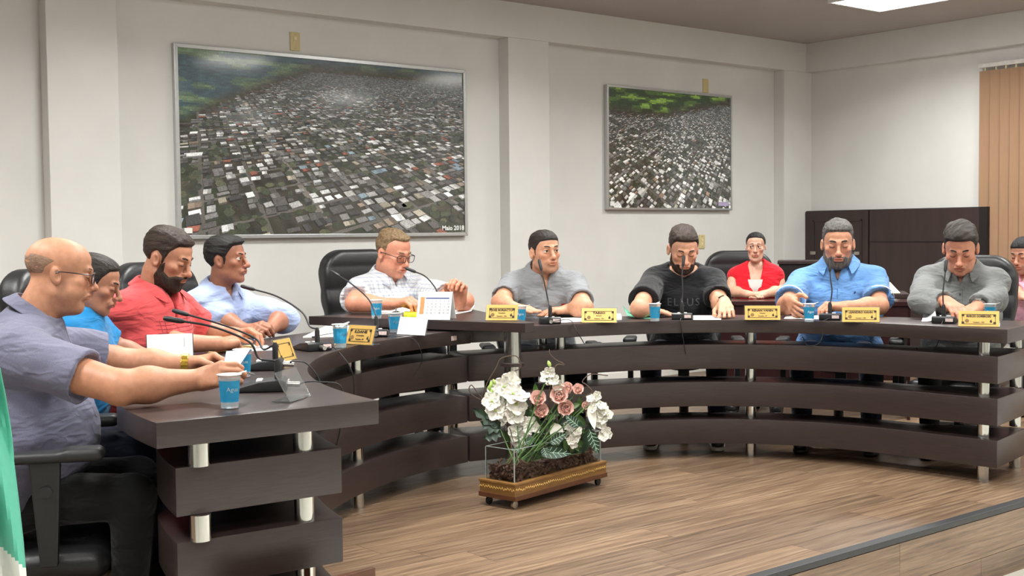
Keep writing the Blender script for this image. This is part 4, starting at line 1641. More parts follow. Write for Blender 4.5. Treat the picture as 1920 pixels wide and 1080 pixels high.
CHAIR = chair_proto()
chair_specs = [
    ('m1', 'black office chair with plastic armrests under the bald man', -.11, 0, .92),
    ('m2', 'black office chair under the man in the bright blue t-shirt', .10, 36, 1.),
    ('m3', 'black leather office chair behind the man in the red polo', .05, 0, 1.),
    ('m4', 'black leather office chair behind the man in the pale blue shirt', .05, 0, 1.),
    ('m5', 'tall black leather chair behind the man in the white checked shirt', .10, 10, 1.03),
    ('m6', 'black office chair under the man in the light grey polo', .02, 0, .84),
    ('m7', 'black office chair under the man in the black t-shirt', .02, 0, .86),
    ('m8', 'black office chair under the man in the sky blue polo', .02, 0, .86),
    ('m9', 'black leather chair behind the man in the dark grey shirt', .06, -10, .97),
    ('w', 'black leather chair behind the woman in red', .05, 14, .98),
    ('m10', 'black office chair at the right edge behind the last desk', .05, 20, .82)]
for i, (k, lab, back_, tw, sz) in enumerate(chair_specs):
    o = CHAIR if i == 0 else copy_tree(CHAIR)
    I = who[k]
    f = I['heading']
    p = I['P']-f*back_
    if k in ('w', 'm9', 'm5', 'm10'):
        p = p+I['l']*{'w': .06, 'm9': .01, 'm5': -.09, 'm10': 0.}[k]
    o.location = (p[0], p[1], 0)
    o.rotation_euler = (0, 0, math.atan2(f[1], f[0])-math.pi/2+math.radians(tw))
    o.scale = (1, 1, sz)
    tag(o, lab, 'chair', 'black office chairs')
    if k == 'm1':
        low_back = o
    if k == 'm2':
        armless = [o]
    if k == 'm10':
        armless.append(o)
    if k == 'm5':
        o.scale.x = 1.08

# two of the chairs have no armrests
for ch in list(armless[0].children)+list(armless[1].children):
    if ch.name.startswith('armrest'):
        for g_ in list(ch.children):
            bpy.data.objects.remove(g_)
        bpy.data.objects.remove(ch)
# the bald man's chair has a lower back
for ch in low_back.children:
    if ch.name.startswith('backrest'):
        ch.scale = (1, 1, .84)
        ch.location = (0, -.10, 0)
    if ch.name.startswith('seat'):
        ch.location = (0, -.03, -.03)
    if ch.name.startswith('armrest'):
        ch.location = (0, .07, 0)
    if ch.name.startswith('back_bracket'):
        ch.location = (0, -.10, 0)

# ================================================================ WALL CABINET, BLINDS, REAR DESK
CABW = mat('cabinet_wood', (52, 38, 36), .45, var=.2, scale=14, stretch=(1, 1, .15))
CABE = mat('cabinet_edge', (24, 17, 17), .5)
STEEL = mat('handle_steel', (170, 165, 155), .3, .9)
K = empty('wall_cabinet', (9.03, 6.955, 0), 0, 'tall dark wooden cabinet against the right wall', 'cabinet')
cl = 1.79                                # along -Y
MB().box((.02, -cl, .0), (.095, 0, 1.385)).build('body', CABE, K, bevel=.002)
for y0, y1 in ((-.675, -.004), (-cl+.07, -.69)):
    d = MB().box((0, y0, .05), (.02, y1, 1.38)).build('door', CABW, K, bevel=.003)
    if y1 > -.1:
        for (a0, a1, z0, z1) in ((y0+.06, y0+.075, .5, 1.30), (y1-.10, y1-.085, .5, 1.30), (y0+.06, y1-.085, 1.285, 1.30)):
            MB().box((-.006, a0, z0), (0, a1, z1)).build('moulding', CABW, d, bevel=.002)
        for yy in (y0+.11, y1-.09):
            MB().box((-.012, yy-.03, .985), (0, yy+.03, 1.015)).build('handle', STEEL, d, bevel=.003)
    else:
        MB().box((-.004, y0, 1.10), (0, y1, 1.108)).build('moulding', CABE, d)
MB().box((-.002, -cl, 0), (.02, -cl+.07, 1.385)).build('side_panel', CABE, K, bevel=.002)

BL = empty('vertical_blinds', (XR-.03, 5.27, 0), 0, 'beige vertical fabric blinds hanging at the right wall', 'blinds')
BLIND = mat('blind_fabric', (158, 124, 96), .8, var=.08, scale=20, stretch=(1, 1, .1))
MB().box((-.035, -2.6, 2.50), (.0, .0, 2.535)).build('rail', mat('rail_white', (214, 210, 204), .4), BL, bevel=.003)
slat_me = MB().box((-.0008, -.0445, .35), (.0008, .0445, 2.475)).mesh('slat')
slat_me.materials.append(BLIND)
clip_me = MB().box((-.004, -.004, 2.475), (.004, .004, 2.50)).mesh('clip')
clip_me.materials.append(CREAM)
for i in range(30):
    yy = -.05-i*.084
    o = bpy.data.objects.new('slat', slat_me)
    COL.objects.link(o)
    o.parent = BL
    o.location = (-.018, yy-(.01 if i > 0 else 0), 0)
    o.rotation_euler = (0, 0, math.radians(12+3*math.sin(i*2.3)))
    c = bpy.data.objects.new('clip', clip_me)
    COL.objects.link(c)
    c.parent = o

# rear desk in front of the woman, with papers
WD = who['w']
RD = empty('rear_desk', (0, 0, 0), 0, 'low dark desk in front of the woman in red', 'desk')
dv = WD['heading'][:2]
rv = np.array([-dv[1], dv[0]])
hc = atd(1417, 556, 8.08)[:2]
M = frame((hc[0], hc[1], 0), (rv[0], rv[1], 0), z=(0, 0, 1))
# local +Y points back toward the woman
for nm, lo, hi in (('top', (-.32, -.26, .725), (1.0, .05, .755)), ('front_panel', (-.30, -.25, .25), (.97, -.23, .725)), ('side_panel', (-.30, -.25, 0), (-.28, .03, .725)), ('side_panel', (.95, -.25, 0), (.97, .03, .725))):
    MB().box(lo, hi, M).build(nm, mat('rear_desk_wood', (58, 34, 34), .18, var=.15, scale=12), RD, bevel=.003)
LC = empty('low_cabinet', (0, 0, 0), 0, 'low black cabinet between the woman and the tall cabinet', 'cabinet')
pc = atd(1520, 560, 9.3)
M2 = frame((pc[0], pc[1], 0), (rv[0], rv[1], 0), z=(0, 0, 1))
MB().box((-.24, -.03, 0), (.25, .3, .95), M2).build('body', CABE, LC, bevel=.003)
MB().box((-.25, -.045, .95), (.26, .31, .975), M2).build('top', CABW, LC, bevel=.003)
pc = atd(1462, 557, 8.5)
tag(MB().box((-.06, -.08, 0), (.06, .08, .02)).build('telephone', mat('grey_plastic', (150, 150, 150), .4), loc=(pc[0], pc[1], .756), bevel=.004), 'pale grey device on the rear desk beside the woman', 'telephone')

# small table with a cream folder right of the man in sky blue
pc = atd(1690, 560, 8.6)
ST = empty('side_table', (0, 0, 0), 0, 'dark side table behind the man in the sky blue polo', 'table')
M3 = frame((pc[0], pc[1], 0), (rv[0], rv[1], 0), z=(0, 0, 1))
MB().box((-.35, -.2, .73), (.04, .25, .76), M3).build('top', CABW, ST, bevel=.003)
for a, b_ in ((-.32, -.17), (.0, -.17), (-.32, .2), (.0, .2)):
    MB().box((a-.02, b_-.02, 0), (a+.02, b_+.02, .73), M3).build('leg', CABE, ST)
tag(MB().add([M3 @ Vector(p) for p in ((-.2, -.16, .765), (-.02, -.16, .765), (-.07, .10, .83), (-.22, .10, .83), (-.2, -.16, .762), (-.02, -.16, .762), (-.07, .10, .827), (-.22, .10, .827))],
             [(0, 1, 2, 3), (7, 6, 5, 4), (0, 4, 5, 1), (1, 5, 6, 2), (2, 6, 7, 3), (3, 7, 4, 0)]).build('folder', mat('cream_paper', (236, 230, 196), .7)), 'cream folder lying on the dark side table', 'folder')

# ================================================================ SWITCH PLATES
for i, (px, py, lab) in enumerate(((553, 78, 'cream switch plate above the large city photograph'), (1323, 161, 'cream blank plate above the small city photograph'),
                                   (1316, 453, 'cream double switch plate low on the wall beside the woman'))):
    p = aty(px, py, YW-.004)
    S_ = empty('switch_plate', tuple(p), 0, lab, 'switch', 'cream wall plates')
    MB().box((-.036, -.004, -.06), (.036, .004, .06)).build('plate', CREAM, S_, bevel=.003)
    if i == 1:
        continue
    for zz in ((.012, -.02) if i == 2 else (.02,)):
        MB().box((-.011, -.008, zz-.012), (.011, -.003, zz+.012)).build('button', mat('switch_button', (228, 216, 176), .35), S_, bevel=.002)
    for zz in (-.046, .046):
        MB().lathe([(.003, 0), (.003, .002)], 10, Matrix.Translation((0, -.004, zz)) @ Matrix.Rotation(math.pi/2, 4, 'X')).build('screw', STEEL, S_)


# ================================================================ CITY PHOTOGRAPHS
def print_material(name):
    """photo paper: colour attribute, glossy laminate"""
    t = NT(name)
    a = t.n('Attribute', attribute_name='tone')
    v = t.coord()
    f = t.noise(v, 120, 4, .65)
    c = t.mix(1., a.outputs['Color'], t.ramp(f, [(.3, (.75, .75, .75, 1)), (.7, (1.7, 1.7, 1.7, 1))]), 'MULTIPLY')
    t.set(Base_Color=c, Roughness=.30, Coat_Weight=1., Coat_Roughness=.09)
    return t.m


PRINT = print_material('photo_print')


def city(w, h, seed, vh, yaw, fields, density, palette, rows, town):
    """quads (2-D points, colour, layer) for an oblique aerial view; x in 0..w, y in 0..h; town(u) = height of the town's far edge"""
    rg = random.Random(seed)
    Q = []

    def pr(X, Z, up=0):
        return ((.5+X/Z)*w, (vh-1/Z+up/Z*.35)*h)

    def quad(pts, col, layer, j=.12):
        k = 1+rg.uniform(-j, j)
        Q.append((pts, tuple(min(1, c*k) for c in col), layer))

    def nz(x, y, q):
        return float(noise3(np.array([x+31.]), np.array([y+17.]), np.array([q+seed*.7]))[0])
    # ground: woods in the town, fields and hills beyond it
    n, m = 90, 150
    U, Vv = np.meshgrid(np.arange(m)/m, np.arange(n)/n, indexing='xy')
    Z1 = 1/(vh-Vv)

    def nv(x, y, q):
        return noise3(x+31., y+17., np.full_like(x, q+seed*.7))
    A_, B_ = nv(U*Z1*9, Z1*6, 0), nv(U*Z1*30, Z1*24, 3)
    P_, S_ = nv(U*13+Vv*5, Vv*40, 6), nv(U*60, Vv*120, 9)
    for i in range(n):
        for j in range(m):
            x0, x1, y0, y1 = j*w/m, (j+1)*w/m, i*h/n, (i+1)*h/n
            u, v = j/m, i/n
            e = (v-town(u))/.06
            far = min(1, max(0, e))
            a, b = A_[i, j], B_[i, j]
            g = np.array(lin((64, 60, 52))[:3])*(1+.5*a+.5*b)
            if a > .25:
                g = np.array(lin((48, 54, 38))[:3])*(1+.4*b)
            pt = P_[i, j]
            k = fields[0 if pt < -.1 else 1 if pt < .3 else 2]
            fl = np.array(lin(k)[:3])*(1+.35*S_[i, j])
            Q.append(([(x0, y0), (x1, y0), (x1, y1), (x0, y1)], tuple(np.clip(g*(1-far)+fl*far, .004, 1)), 0))
    ca, sa = math.cos(yaw), math.sin(yaw)
    zmax, z0 = 1/(vh-.93), 1/vh
    blk = rows

    def G(a, b):
        return (a*ca-b*sa, a*sa+b*ca+z0)

    def inside(X, Z, s=0.):
        u, v = .5+X/Z, vh-1/Z
        return -.03 < u < 1.03 and -.04 < v < town(min(1, max(0, u)))-s
    lim = int(zmax*1.1/blk)+2

    def street(fixed, axis, wd, col, lay=1):
        L = zmax*1.2
        k = -L
        st = blk*.5
        while k < L:
            q = (lambda t, s: (fixed+s, t) if axis else (t, fixed+s))
            cs = [G(*q(k, wd)), G(*q(k+st, wd)), G(*q(k+st, -wd)), G(*q(k, -wd))]
            k += st
            if min(c[1] for c in cs) < z0*.96 or not inside(*cs[0]) or max(c[1] for c in cs) > zmax:
                continue
            quad([pr(*c) for c in cs], col, lay, .12)
    for i in range(-lim, lim+1):
        main = i % 3 == 0
        street(i*blk, 1, blk*(.075 if main else .045), lin((124, 118, 112) if main else (96, 92, 88))[:3])
        street(i*blk, 0, blk*.045, lin((100, 96, 92))[:3], 1.5)
    lots = []
    lot = blk/4.0
    R_ = lim*4
    gi = np.arange(-R_, R_)+.5
    NL = nv(*np.meshgrid(gi*lot*7, gi*lot*7, indexing='ij'), 12)
    for i in range(-R_, R_):
        for j in range(-R_, R_):
            a, b = (i+.5)*lot, (j+.5)*lot
            X, Z = G(a, b)
            if not (z0*.97 < Z < zmax) or abs(X/Z) > .54 or not inside(X, Z, rg.random()*.05):
                continue
            if rg.random() > density or NL[i+R_, j+R_] > .42:
                if rg.random() < .8:
                    lots.append((Z, a, b, True))
                continue
            lots.append((Z, a+rg.uniform(-.12, .12)*lot, b+rg.uniform(-.12, .12)*lot, False))
    lots.sort(reverse=True)
    for Z, a, b, tree in lots:
        lay = 2+int(70*(1-math.log(Z/z0)/math.log(zmax/z0)))
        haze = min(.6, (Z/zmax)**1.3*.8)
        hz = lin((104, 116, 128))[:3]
        if tree:
            for q in range(2):
                X, Zc = G(a+rg.uniform(-.3, .3)*lot, b+rg.uniform(-.3, .3)*lot)
                if Zc < z0:
                    continue
                cx, cy = pr(X, Zc, lot*.25)
                r = lot*rg.uniform(.25, .5)/Zc*w
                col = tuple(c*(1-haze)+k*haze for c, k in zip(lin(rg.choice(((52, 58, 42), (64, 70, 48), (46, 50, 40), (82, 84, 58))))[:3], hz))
                quad([(cx+r*math.cos(t)*rg.uniform(.7, 1.1), cy+r*.62*math.sin(t)*rg.uniform(.7, 1.1)) for t in (0, 1, 2.1, 3.1, 4.2, 5.2)], col, lay, .35)
            continue
        wa, wb = lot*rg.uniform(.22, .47), lot*rg.uniform(.22, .47)
        if rg.random() < .06:
            wa, wb = wa*1.9, wb*1.6
        hgt = rg.choice((.1, .13, .16, .2, .3))*lot*2.2*(3 if rg.random() < .03 else 1)
        t = rg.uniform(-.15, .15)
        ct, st_ = math.cos(t), math.sin(t)
        c4 = [G(a+p*wa*ct-q*wb*st_, b+p*wa*st_+q*wb*ct) for p, q in ((-1, -1), (1, -1), (1, 1), (-1, 1))]
        if min(c[1] for c in c4) < z0*.9:
            continue
        col = lin(rg.choices([p[0] for p in palette], [p[1] for p in palette])[0])[:3]
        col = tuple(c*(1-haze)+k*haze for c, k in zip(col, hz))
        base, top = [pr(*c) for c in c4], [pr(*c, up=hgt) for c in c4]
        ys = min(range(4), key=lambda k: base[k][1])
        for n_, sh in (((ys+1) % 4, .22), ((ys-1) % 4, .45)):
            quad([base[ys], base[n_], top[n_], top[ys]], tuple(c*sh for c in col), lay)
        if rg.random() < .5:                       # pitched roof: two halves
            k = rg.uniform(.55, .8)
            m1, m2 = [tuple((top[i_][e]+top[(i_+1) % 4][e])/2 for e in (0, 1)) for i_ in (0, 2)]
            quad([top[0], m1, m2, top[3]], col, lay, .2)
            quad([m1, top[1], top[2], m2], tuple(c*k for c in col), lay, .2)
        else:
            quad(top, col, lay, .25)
    return Q


def clip_quad(pts, w, h):
    def cl(poly, f, inter):
        out = []
        for i in range(len(poly)):
            a, b = poly[i], poly[(i+1) % len(poly)]
            if f(a):
                out.append(a)
            if f(a) != f(b):
                out.append(inter(a, b))
        return out

    def ix(X):
        return lambda a, b: (X, a[1]+(b[1]-a[1])*(X-a[0])/(b[0]-a[0]))

    def iy(Y):
        return lambda a, b: (a[0]+(b[0]-a[0])*(Y-a[1])/(b[1]-a[1]), Y)
    for f, inter in ((lambda p: p[0] >= 0, ix(0)), (lambda p: p[0] <= w, ix(w)), (lambda p: p[1] >= 0, iy(0)), (lambda p: p[1] <= h, iy(h))):
        pts = cl(pts, f, inter)
        if len(pts) < 3:
            return None
    return pts


def framed(label, x0, x1, z0, z1, cityargs, fw):
    ow, oh = x1-x0, z1-z0
    O = empty('framed_photograph', (x0, YW-.03, z0), 0, label, 'picture', 'aerial city photographs')
    MB().box((fw*.4, .004, fw*.4), (ow-fw*.4, .026, oh-fw*.4)).build('backing', mat('board', (120, 110, 100), .8), O)
    prof = .010
    # mitred aluminium frame: four bars
    for pts in (((0, 0), (ow, 0), (ow-fw, fw), (fw, fw)), ((ow, 0), (ow, oh), (ow-fw, oh-fw), (ow-fw, fw)), ((ow, oh), (0, oh), (fw, oh-fw), (ow-fw, oh-fw)), ((0, oh), (0, 0), (fw, fw), (fw, oh-fw))):
        vs = [(p[0], -prof, p[1]) for p in pts]+[(p[0], .028, p[1]) for p in pts]
        MB().add(vs, [(0, 1, 2, 3), (7, 6, 5, 4), (0, 4, 5, 1), (1, 5, 6, 2), (2, 6, 7, 3), (3, 7, 4, 0)]).build('frame_bar', ALU, O, bevel=.002)
    w, h = ow-2*fw, oh-2*fw
    V, Fc, Cc = [], [], []
    for pts, col, lay in city(w, h, **cityargs):
        q = clip_quad(pts, w, h)
        if not q:
            continue
        o = len(V)
        V += [(fw+p[0], -lay*4.2e-5-(len(Fc) % 16)*2.4e-6, fw+p[1]) for p in q]
        Fc.append(tuple(range(o, o+len(q))))
        Cc += [col]*len(q)
    me = bpy.data.meshes.new('print')
    me.from_pydata(V, [], Fc)
    me.materials.append(PRINT)
    at = me.color_attributes.new('tone', 'FLOAT_COLOR', 'POINT')
    c = np.ones((len(V), 4), np.float32)
    c[:, :3] = Cc
    at.data.foreach_set('color', c.ravel())
    po = bpy.data.objects.new('print', me)
    COL.objects.link(po)
    po.parent = O
    return O, fw, w, h


PAL1 = [((236, 238, 238), 2.6), ((196, 196, 194), 2.8), ((128, 126, 124), 4), ((96, 92, 90), 4), ((70, 68, 68), 2.5), ((150, 132, 116), 1.2), ((156, 92, 72), .45), ((138, 158, 172), .5), ((176, 168, 150), .8)]
PAL2 = [((250, 250, 248), 4.5), ((214, 214, 210), 2.4), ((150, 150, 146), 2.4), ((112, 112, 106), 2), ((84, 84, 80), 1.2), ((160, 130, 108), .5), ((190, 186, 170), 1)]
O, fw, w_, h_ = framed('large framed aerial photograph of a city on the back wall', 3.023, 5.233, 1.197, 2.392,
                       dict(seed=3, vh=1.075, yaw=.42, fields=((58, 82, 92), (74, 98, 84), (100, 122, 96)), density=.88, palette=PAL1, rows=.185,
                            town=lambda u: .60+.34*min(1, max(0, (u-.02)/.42))**.8), .024)
PW = mat('print_white', (240, 240, 238), .4, var=.02)
text_mesh('caption', 'Maio 2018', .046, PW, O, Matrix.Translation((fw+w_-.105, -.0055, fw+.032)) @ Matrix.Rotation(math.pi/2, 4, 'X'), bold=.0012)
MB().box((fw+.018, -.0055, fw+.012), (fw+.07, -.0042, fw+.045)).build('label', PW, O)
O, fw, w_, h_ = framed('small framed aerial photograph of a city on the back wall', 6.628, 8.122, 1.39, 2.386,
                       dict(seed=11, vh=1.22, yaw=-.62, fields=((44, 66, 38), (74, 106, 48), (136, 176, 74)), density=.70, palette=PAL2, rows=.125,
                            town=lambda u: .80+.16*max(0, (u-.45)/.55)), .018)
MB().box((fw+w_-.16, -.0055, fw+.02), (fw+w_-.03, -.0042, fw+.055)).build('label', mat('print_lilac', (176, 164, 196), .4), O)
MB().box((fw+.012, -.0055, fw+.015), (fw+.06, -.0042, fw+.05)).build('label', PW, O)

# ================================================================ THINGS ON THE DESKS
GOLD = mat('gold_plate', (204, 166, 88), .35, .25, var=.06, scale=40)
INK = mat('ink_brown', (46, 34, 14), .6)
ACRYL = NT('acrylic')
ACRYL.set(Base_Color=(.93, .95, .95, 1), Roughness=.04, IOR=1.3, Transmission_Weight=.95)
ACRYL = ACRYL.m
PAPER = mat('white_paper', (236, 236, 234), .7, var=.03, scale=8)
PAPERG = mat('grey_print', (150, 150, 152), .7)
MICB = mat('mic_black', (26, 27, 29), .45, var=.1)
MICM = mat('mic_metal', (190, 188, 182), .25, .9)
WHITEP = mat('white_plastic', (228, 228, 226), .4)
CABLE = mat('cable_black', (24, 24, 26), .5)
YDESK = DTOP


def face_dir(p, to=None):
    """horizontal unit vector from p toward the camera (or a place)"""
    q = (np.zeros(2) if to is None else np.asarray(to)[:2])-np.asarray(p)[:2]
    return q/np.linalg.norm(q)


def name_plate(label, p, facing, name, line2, line3, w=.182, h=.078, tilt=20, blank=False):
    """gold plate leaning back in a clear holder; p = middle of its front foot"""
    a = math.atan2(facing[1], facing[0])+math.pi/2
    O = empty('name_plate', tuple(p), a, label, 'name plate', 'gold name plates')
    R = Matrix.Rotation(math.radians(-tilt), 4, 'X')
    # local -Y looks at the reader
    MB().box((-w/2, -.001, 0), (w/2, .0015, h), R).build('plate', PAPER if blank else GOLD, O, bevel=.0008)
    hold = MB().box((-w/2-.004, .002, 0), (w/2+.004, .004, h+.004), R).box((-w/2-.004, -.004, 0), (w/2+.004, .05, .002))
    hold.build('holder', ACRYL, O)
    if blank:
        return O
    F = R @ Matrix.Rotation(math.pi/2, 4, 'X')

    def at(x, z, y=-.0018):
        return R @ Matrix.Translation((x, y, z)) @ Matrix.Rotation(math.pi/2, 4, 'X')
    b = MB()
    m, t = .016, .0022
    for x0, x1, z0, z1 in ((-w/2+m+.008, w/2-m-.008, m, m+t), (-w/2+m+.008, w/2-m-.008, h-m+.004-t, h-m+.004), (-w/2+m, -w/2+m+t, m+.006, h-m-.002), (w/2-m-t, w/2-m, m+.006, h-m-.002)):
        b.box((x0, -.0021, z0-.004), (x1, -.001, z1-.004), R)
    for sx in (-1, 1):
        for sz in (0, 1):
            cx, cz = sx*(w/2-m-.004), (m+.002) if sz == 0 else (h-m-.006)
            b.add([R @ Vector(q) for q in ((cx-.006, -.0021, cz-.006), (cx+.006, -.0021, cz-.006), (cx+.006, -.0021, cz+.006), (cx-.006, -.0021, cz+.006))][0:4], [(0, 1, 2, 3)])
    b.build('border', INK, O)
    if not name:
        return O
    text_mesh('name', name, .0165, INK, O, at(0, h*.66), bold=.0007, sx=min(1.25, 11.0/max(1, len(name))))
    text_mesh('title', line2, .008, INK, O, at(0, h*.47), bold=.0002)
    text_mesh('party', line3, .008, INK, O, at(0, h*.27), bold=.0002)
    MB().lathe([(.0095, 0), (.0095, .0008)], 18, at(-w*.29, h*.36, -.0012)).build('crest', mat('crest', (128, 100, 48), .5, var=.6, scale=500), O)
    e = MB()
    M_ = at(w*.30, h*.36, -.0014)
    e.prism([(-.004, -.008), (.004, -.008), (.006, -.002), (.002, .003), (.004, .009), (-.001, .006), (-.005, .001), (-.006, -.004)], 0, .0006, M_)
    e.build('emblem', INK, O)
    return O


def plate_px(label, px, py, z, name, l2, l3, turn=0., **kw):
    p = atz(px, py, z)
    d = face_dir(p)
    a = math.radians(turn)
    d = np.array([d[0]*math.cos(a)-d[1]*math.sin(a), d[0]*math.sin(a)+d[1]*math.cos(a)])
    return name_plate(label, p, d, name, l2, l3, **kw)


Zr = DTOP+.0022
plate_px('gold name plate between the black t-shirt and the sky blue polo', 1430, 600, Zr, 'RENAN VANIN', 'Vereador', 'Vereador - PP', 3)
plate_px('gold name plate in front of the sky blue polo', 1614, 604, Zr, 'LEANDRO HAHN', ' ', 'Vereador - PSD', 2)
plate_px('gold name plate at the right end of the curved desk', 1835, 612.5, Zr, 'MARCIO DOMBROSKI', ' ', 'Vereador - PSD', 0)
plate_px('gold name plate right of the man in the light grey polo', 1123, 605, Zr, 'TARSO', 'Vereador', 'Vereador - PSD', -4)
plate_px('gold name plate on the corner of the centre table', 940, 601, ZT+.0022, 'JOSE BORSATTO', 'Presidente', 'Vereador - PSD', -14, w=.155)
plate_px('gold name plate leaning beside a blue cup on the left desk', 672, 646, Zr, 'ILDANE', '2o Secretario', 'Vereador - PP', -42, w=.15, h=.085)
plate_px('plain white back of a name plate next to the bell', 770, 628, Zr, '', '', '', -36, blank=True, w=.16, h=.085)
plate_px('gold name plate seen edge-on beside the third microphone', 541, 676, Zr, '', '', '', 62, w=.13, h=.085)
# empty clear holder at the near end
p = atz(563, 748, Zr)
O = empty('plate_holder', tuple(p), math.radians(38), 'empty clear acrylic plate holder near the end of the left desk', 'plate holder')
MB().box((-.075, -.0015, 0), (.075, .0015, .095), Matrix.Rotation(math.radians(-28), 4, 'X')).build('back_sheet', ACRYL, O)
MB().box((-.075, -.002, 0), (.075, .055, .003)).build('foot_sheet', ACRYL, O)


# ---------------------------------------------------------------- microphones
def microphone(label, base, yaw, stem, cable=None, plug=True):
    """base: world place on the desk; stem: list of world points from socket to tip"""
    b = np.asarray(base, float)
    O = empty('microphone', tuple(b), 0, label, 'microphone', 'gooseneck microphones')
    M = Matrix.Rotation(yaw, 4, 'Z')
    # wedge shaped console: local +Y = towards the speaker
    prof = [(-.062, 0), (.085, 0), (.085, .012), (.02, .030), (-.05, .036), (-.062, .030)]
    m = MB()
    vs = [M @ Vector((x, y, z)) for x in (-.055, .055) for y, z in prof]
    n = len(prof)
    m.add(vs, [tuple(range(n-1, -1, -1)), tuple(range(n, 2*n))]+[(i, (i+1) % n, n+(i+1) % n, n+i) for i in range(n)])
    C = m.build('console', MICB, O, bevel=.006, smooth=30)
    for x in (-.016, .016):
        MB().box((x-.010, .012, .026), (x+.010, .030, .034), M).build('button', WHITEP, C, bevel=.002)
    MB().box((.012, -.0655, .010), (.048, -.061, .026), M).build('sticker', mat('sticker', (222, 200, 196), .4), C)
    S0 = [Vector(np.asarray(q)-b) for q in stem]
    sock = M @ Vector((0, -.035, .034))
    pts = bez([sock, sock+Vector((0, 0, .05))]+S0, 36)
    MB().tube([sock, sock+Vector((0, 0, .045)), sock+Vector((0, 0, .06))], [.0105, .0105, .006], 12).build('socket', MICB, O, smooth=True)
    MB().tube(pts, .0037, 8).build('gooseneck', MICB, O, smooth=True)
    d = (pts[-1]-pts[-3]).normalized()
    e = pts[-1]
    MB().tube([e-d*.02, e-d*.012, e, e+d*.035, e+d*.045], [.0045, .0075, .0085, .0085, .006], 12).build('capsule', MICB, O, smooth=True)
    if plug:
        q = M @ Vector((0, -.062, .016))
        r = M @ Vector((0, -.10, .014))
        MB().tube([q, r], .0085, 12).build('plug', MICM, O, smooth=True)
    if cable:
        q = M @ Vector((0, -.10, .014)) if plug else M @ Vector((0, -.062, .012))
        MB().tube(bez([q]+[Vector(np.asarray(c)-b) for c in cable], 60), .0023, 6).build('cable', CABLE, O, smooth=True)
    return O


def mic_px(label, bx, by, zb, stem, toward, cable=None, dd=None, plug=True):
    b = atz(bx, by, zb)
    D = float(CM[2] @ (b-CAMP))
    st = [atd(x, y, D+(0 if dd is None else dd*(i+1)/len(stem))) for i, (x, y) in enumerate(stem)]
    f = np.asarray(toward)[:2]-b[:2]
    yaw = math.atan2(f[1], f[0])-math.pi/2
    cb = [atd(x, y, D+e) for x, y, e in cable] if cable else None
    return microphone(label, b, yaw, st, cb, plug)


CZ = DTOP+.001
mic_px('microphone in front of the bald man, nearest of all', 500, 731, CZ, [(486, 672), (466, 640), (400, 613), (334, 601)], who['m1']['NB'],
       [(575, 716, -.02), (600, 716, .0), (640, 726, .05), (640, 790, .05), (630, 838, .1), (622, 846, .12)], 0)
mic_px('microphone whose stem crosses the red polo, second from the front', 498, 692, CZ, [(494, 655), (478, 634), (420, 610), (345, 588)], who['m2']['NB'],
       [(545, 678, 0), (572, 680, 0), (592, 700, 0), (600, 715, 0)], .1)
mic_px('microphone beside the man in the pale blue shirt', 588, 656, CZ, [(581, 612), (566, 585), (520, 556), (470, 541)], who['m4']['NB'],
       [(626, 652, 0), (650, 678, -.02), (662, 705, -.02), (664, 740, .0), (664, 768, .02)], .1)
mic_px('microphone in front of the chairman on the left desk', 706, 630, CZ, [(704, 590), (690, 560), (656, 530), (632, 515)], who['m5']['P'],
       [(770, 634, -.02), (788, 655, -.02), (790, 680, .02), (775, 706, .02)], .2)
mic_px('microphone behind the desk calendar', 826, 590, ZT+.001, [(823, 556), (815, 538), (797, 518), (774, 508)], who['m5']['NB'], None, .1, False)
mic_px('microphone held by the man in the light grey polo', 1031, 606, CZ, [(1029, 570), (1024, 545), (1018, 518), (1014, 501)], who['m6']['NB'],
       [(1068, 600, -.05), (1082, 622, -.1), (1096, 645, -.05)], .06)
mic_px('microphone in front of the man in the black t-shirt', 1279, 598, CZ, [(1279, 565), (1280, 540), (1279, 515), (1281, 494)], who['m7']['NB'],
       [(1276, 602, -.1), (1280, 630, -.1), (1286, 664, -.08)], .05, False)
mic_px('microphone in front of the man in the sky blue polo', 1557, 599, CZ, [(1557, 568), (1560, 545), (1557, 522), (1556, 503)], who['m8']['NB'],
       [(1540, 606, -.08), (1543, 625, -.1), (1535, 644, -.1), (1515, 648, -.06), (1505, 632, .0)], .05, False)
mic_px('microphone in front of the man in the dark grey shirt', 1771, 605, CZ, [(1769, 575), (1768, 550), (1771, 522), (1773, 503)], who['m9']['NB'],
       [(1764, 612, -.08), (1762, 632, -.1), (1750, 658, -.08), (1730, 668, -.05), (1718, 652, .0)], .05, False)

# ---------------------------------------------------------------- water cups
WATER = NT('blue_cup')
WATER.set(Base_Color=(.05, .42, .72, 1), Roughness=.12, IOR=1.2, Transmission_Weight=.45)
WATER = WATER.m
CLEAR = NT('clear_plastic')
CLEAR.set(Base_Color=(.80, .92, .97, 1), Roughness=.12, IOR=1.15, Transmission_Weight=.75)
CLEAR = CLEAR.m
FOIL = mat('foil_lid', (222, 224, 224), .35, .35, var=.1, scale=60)


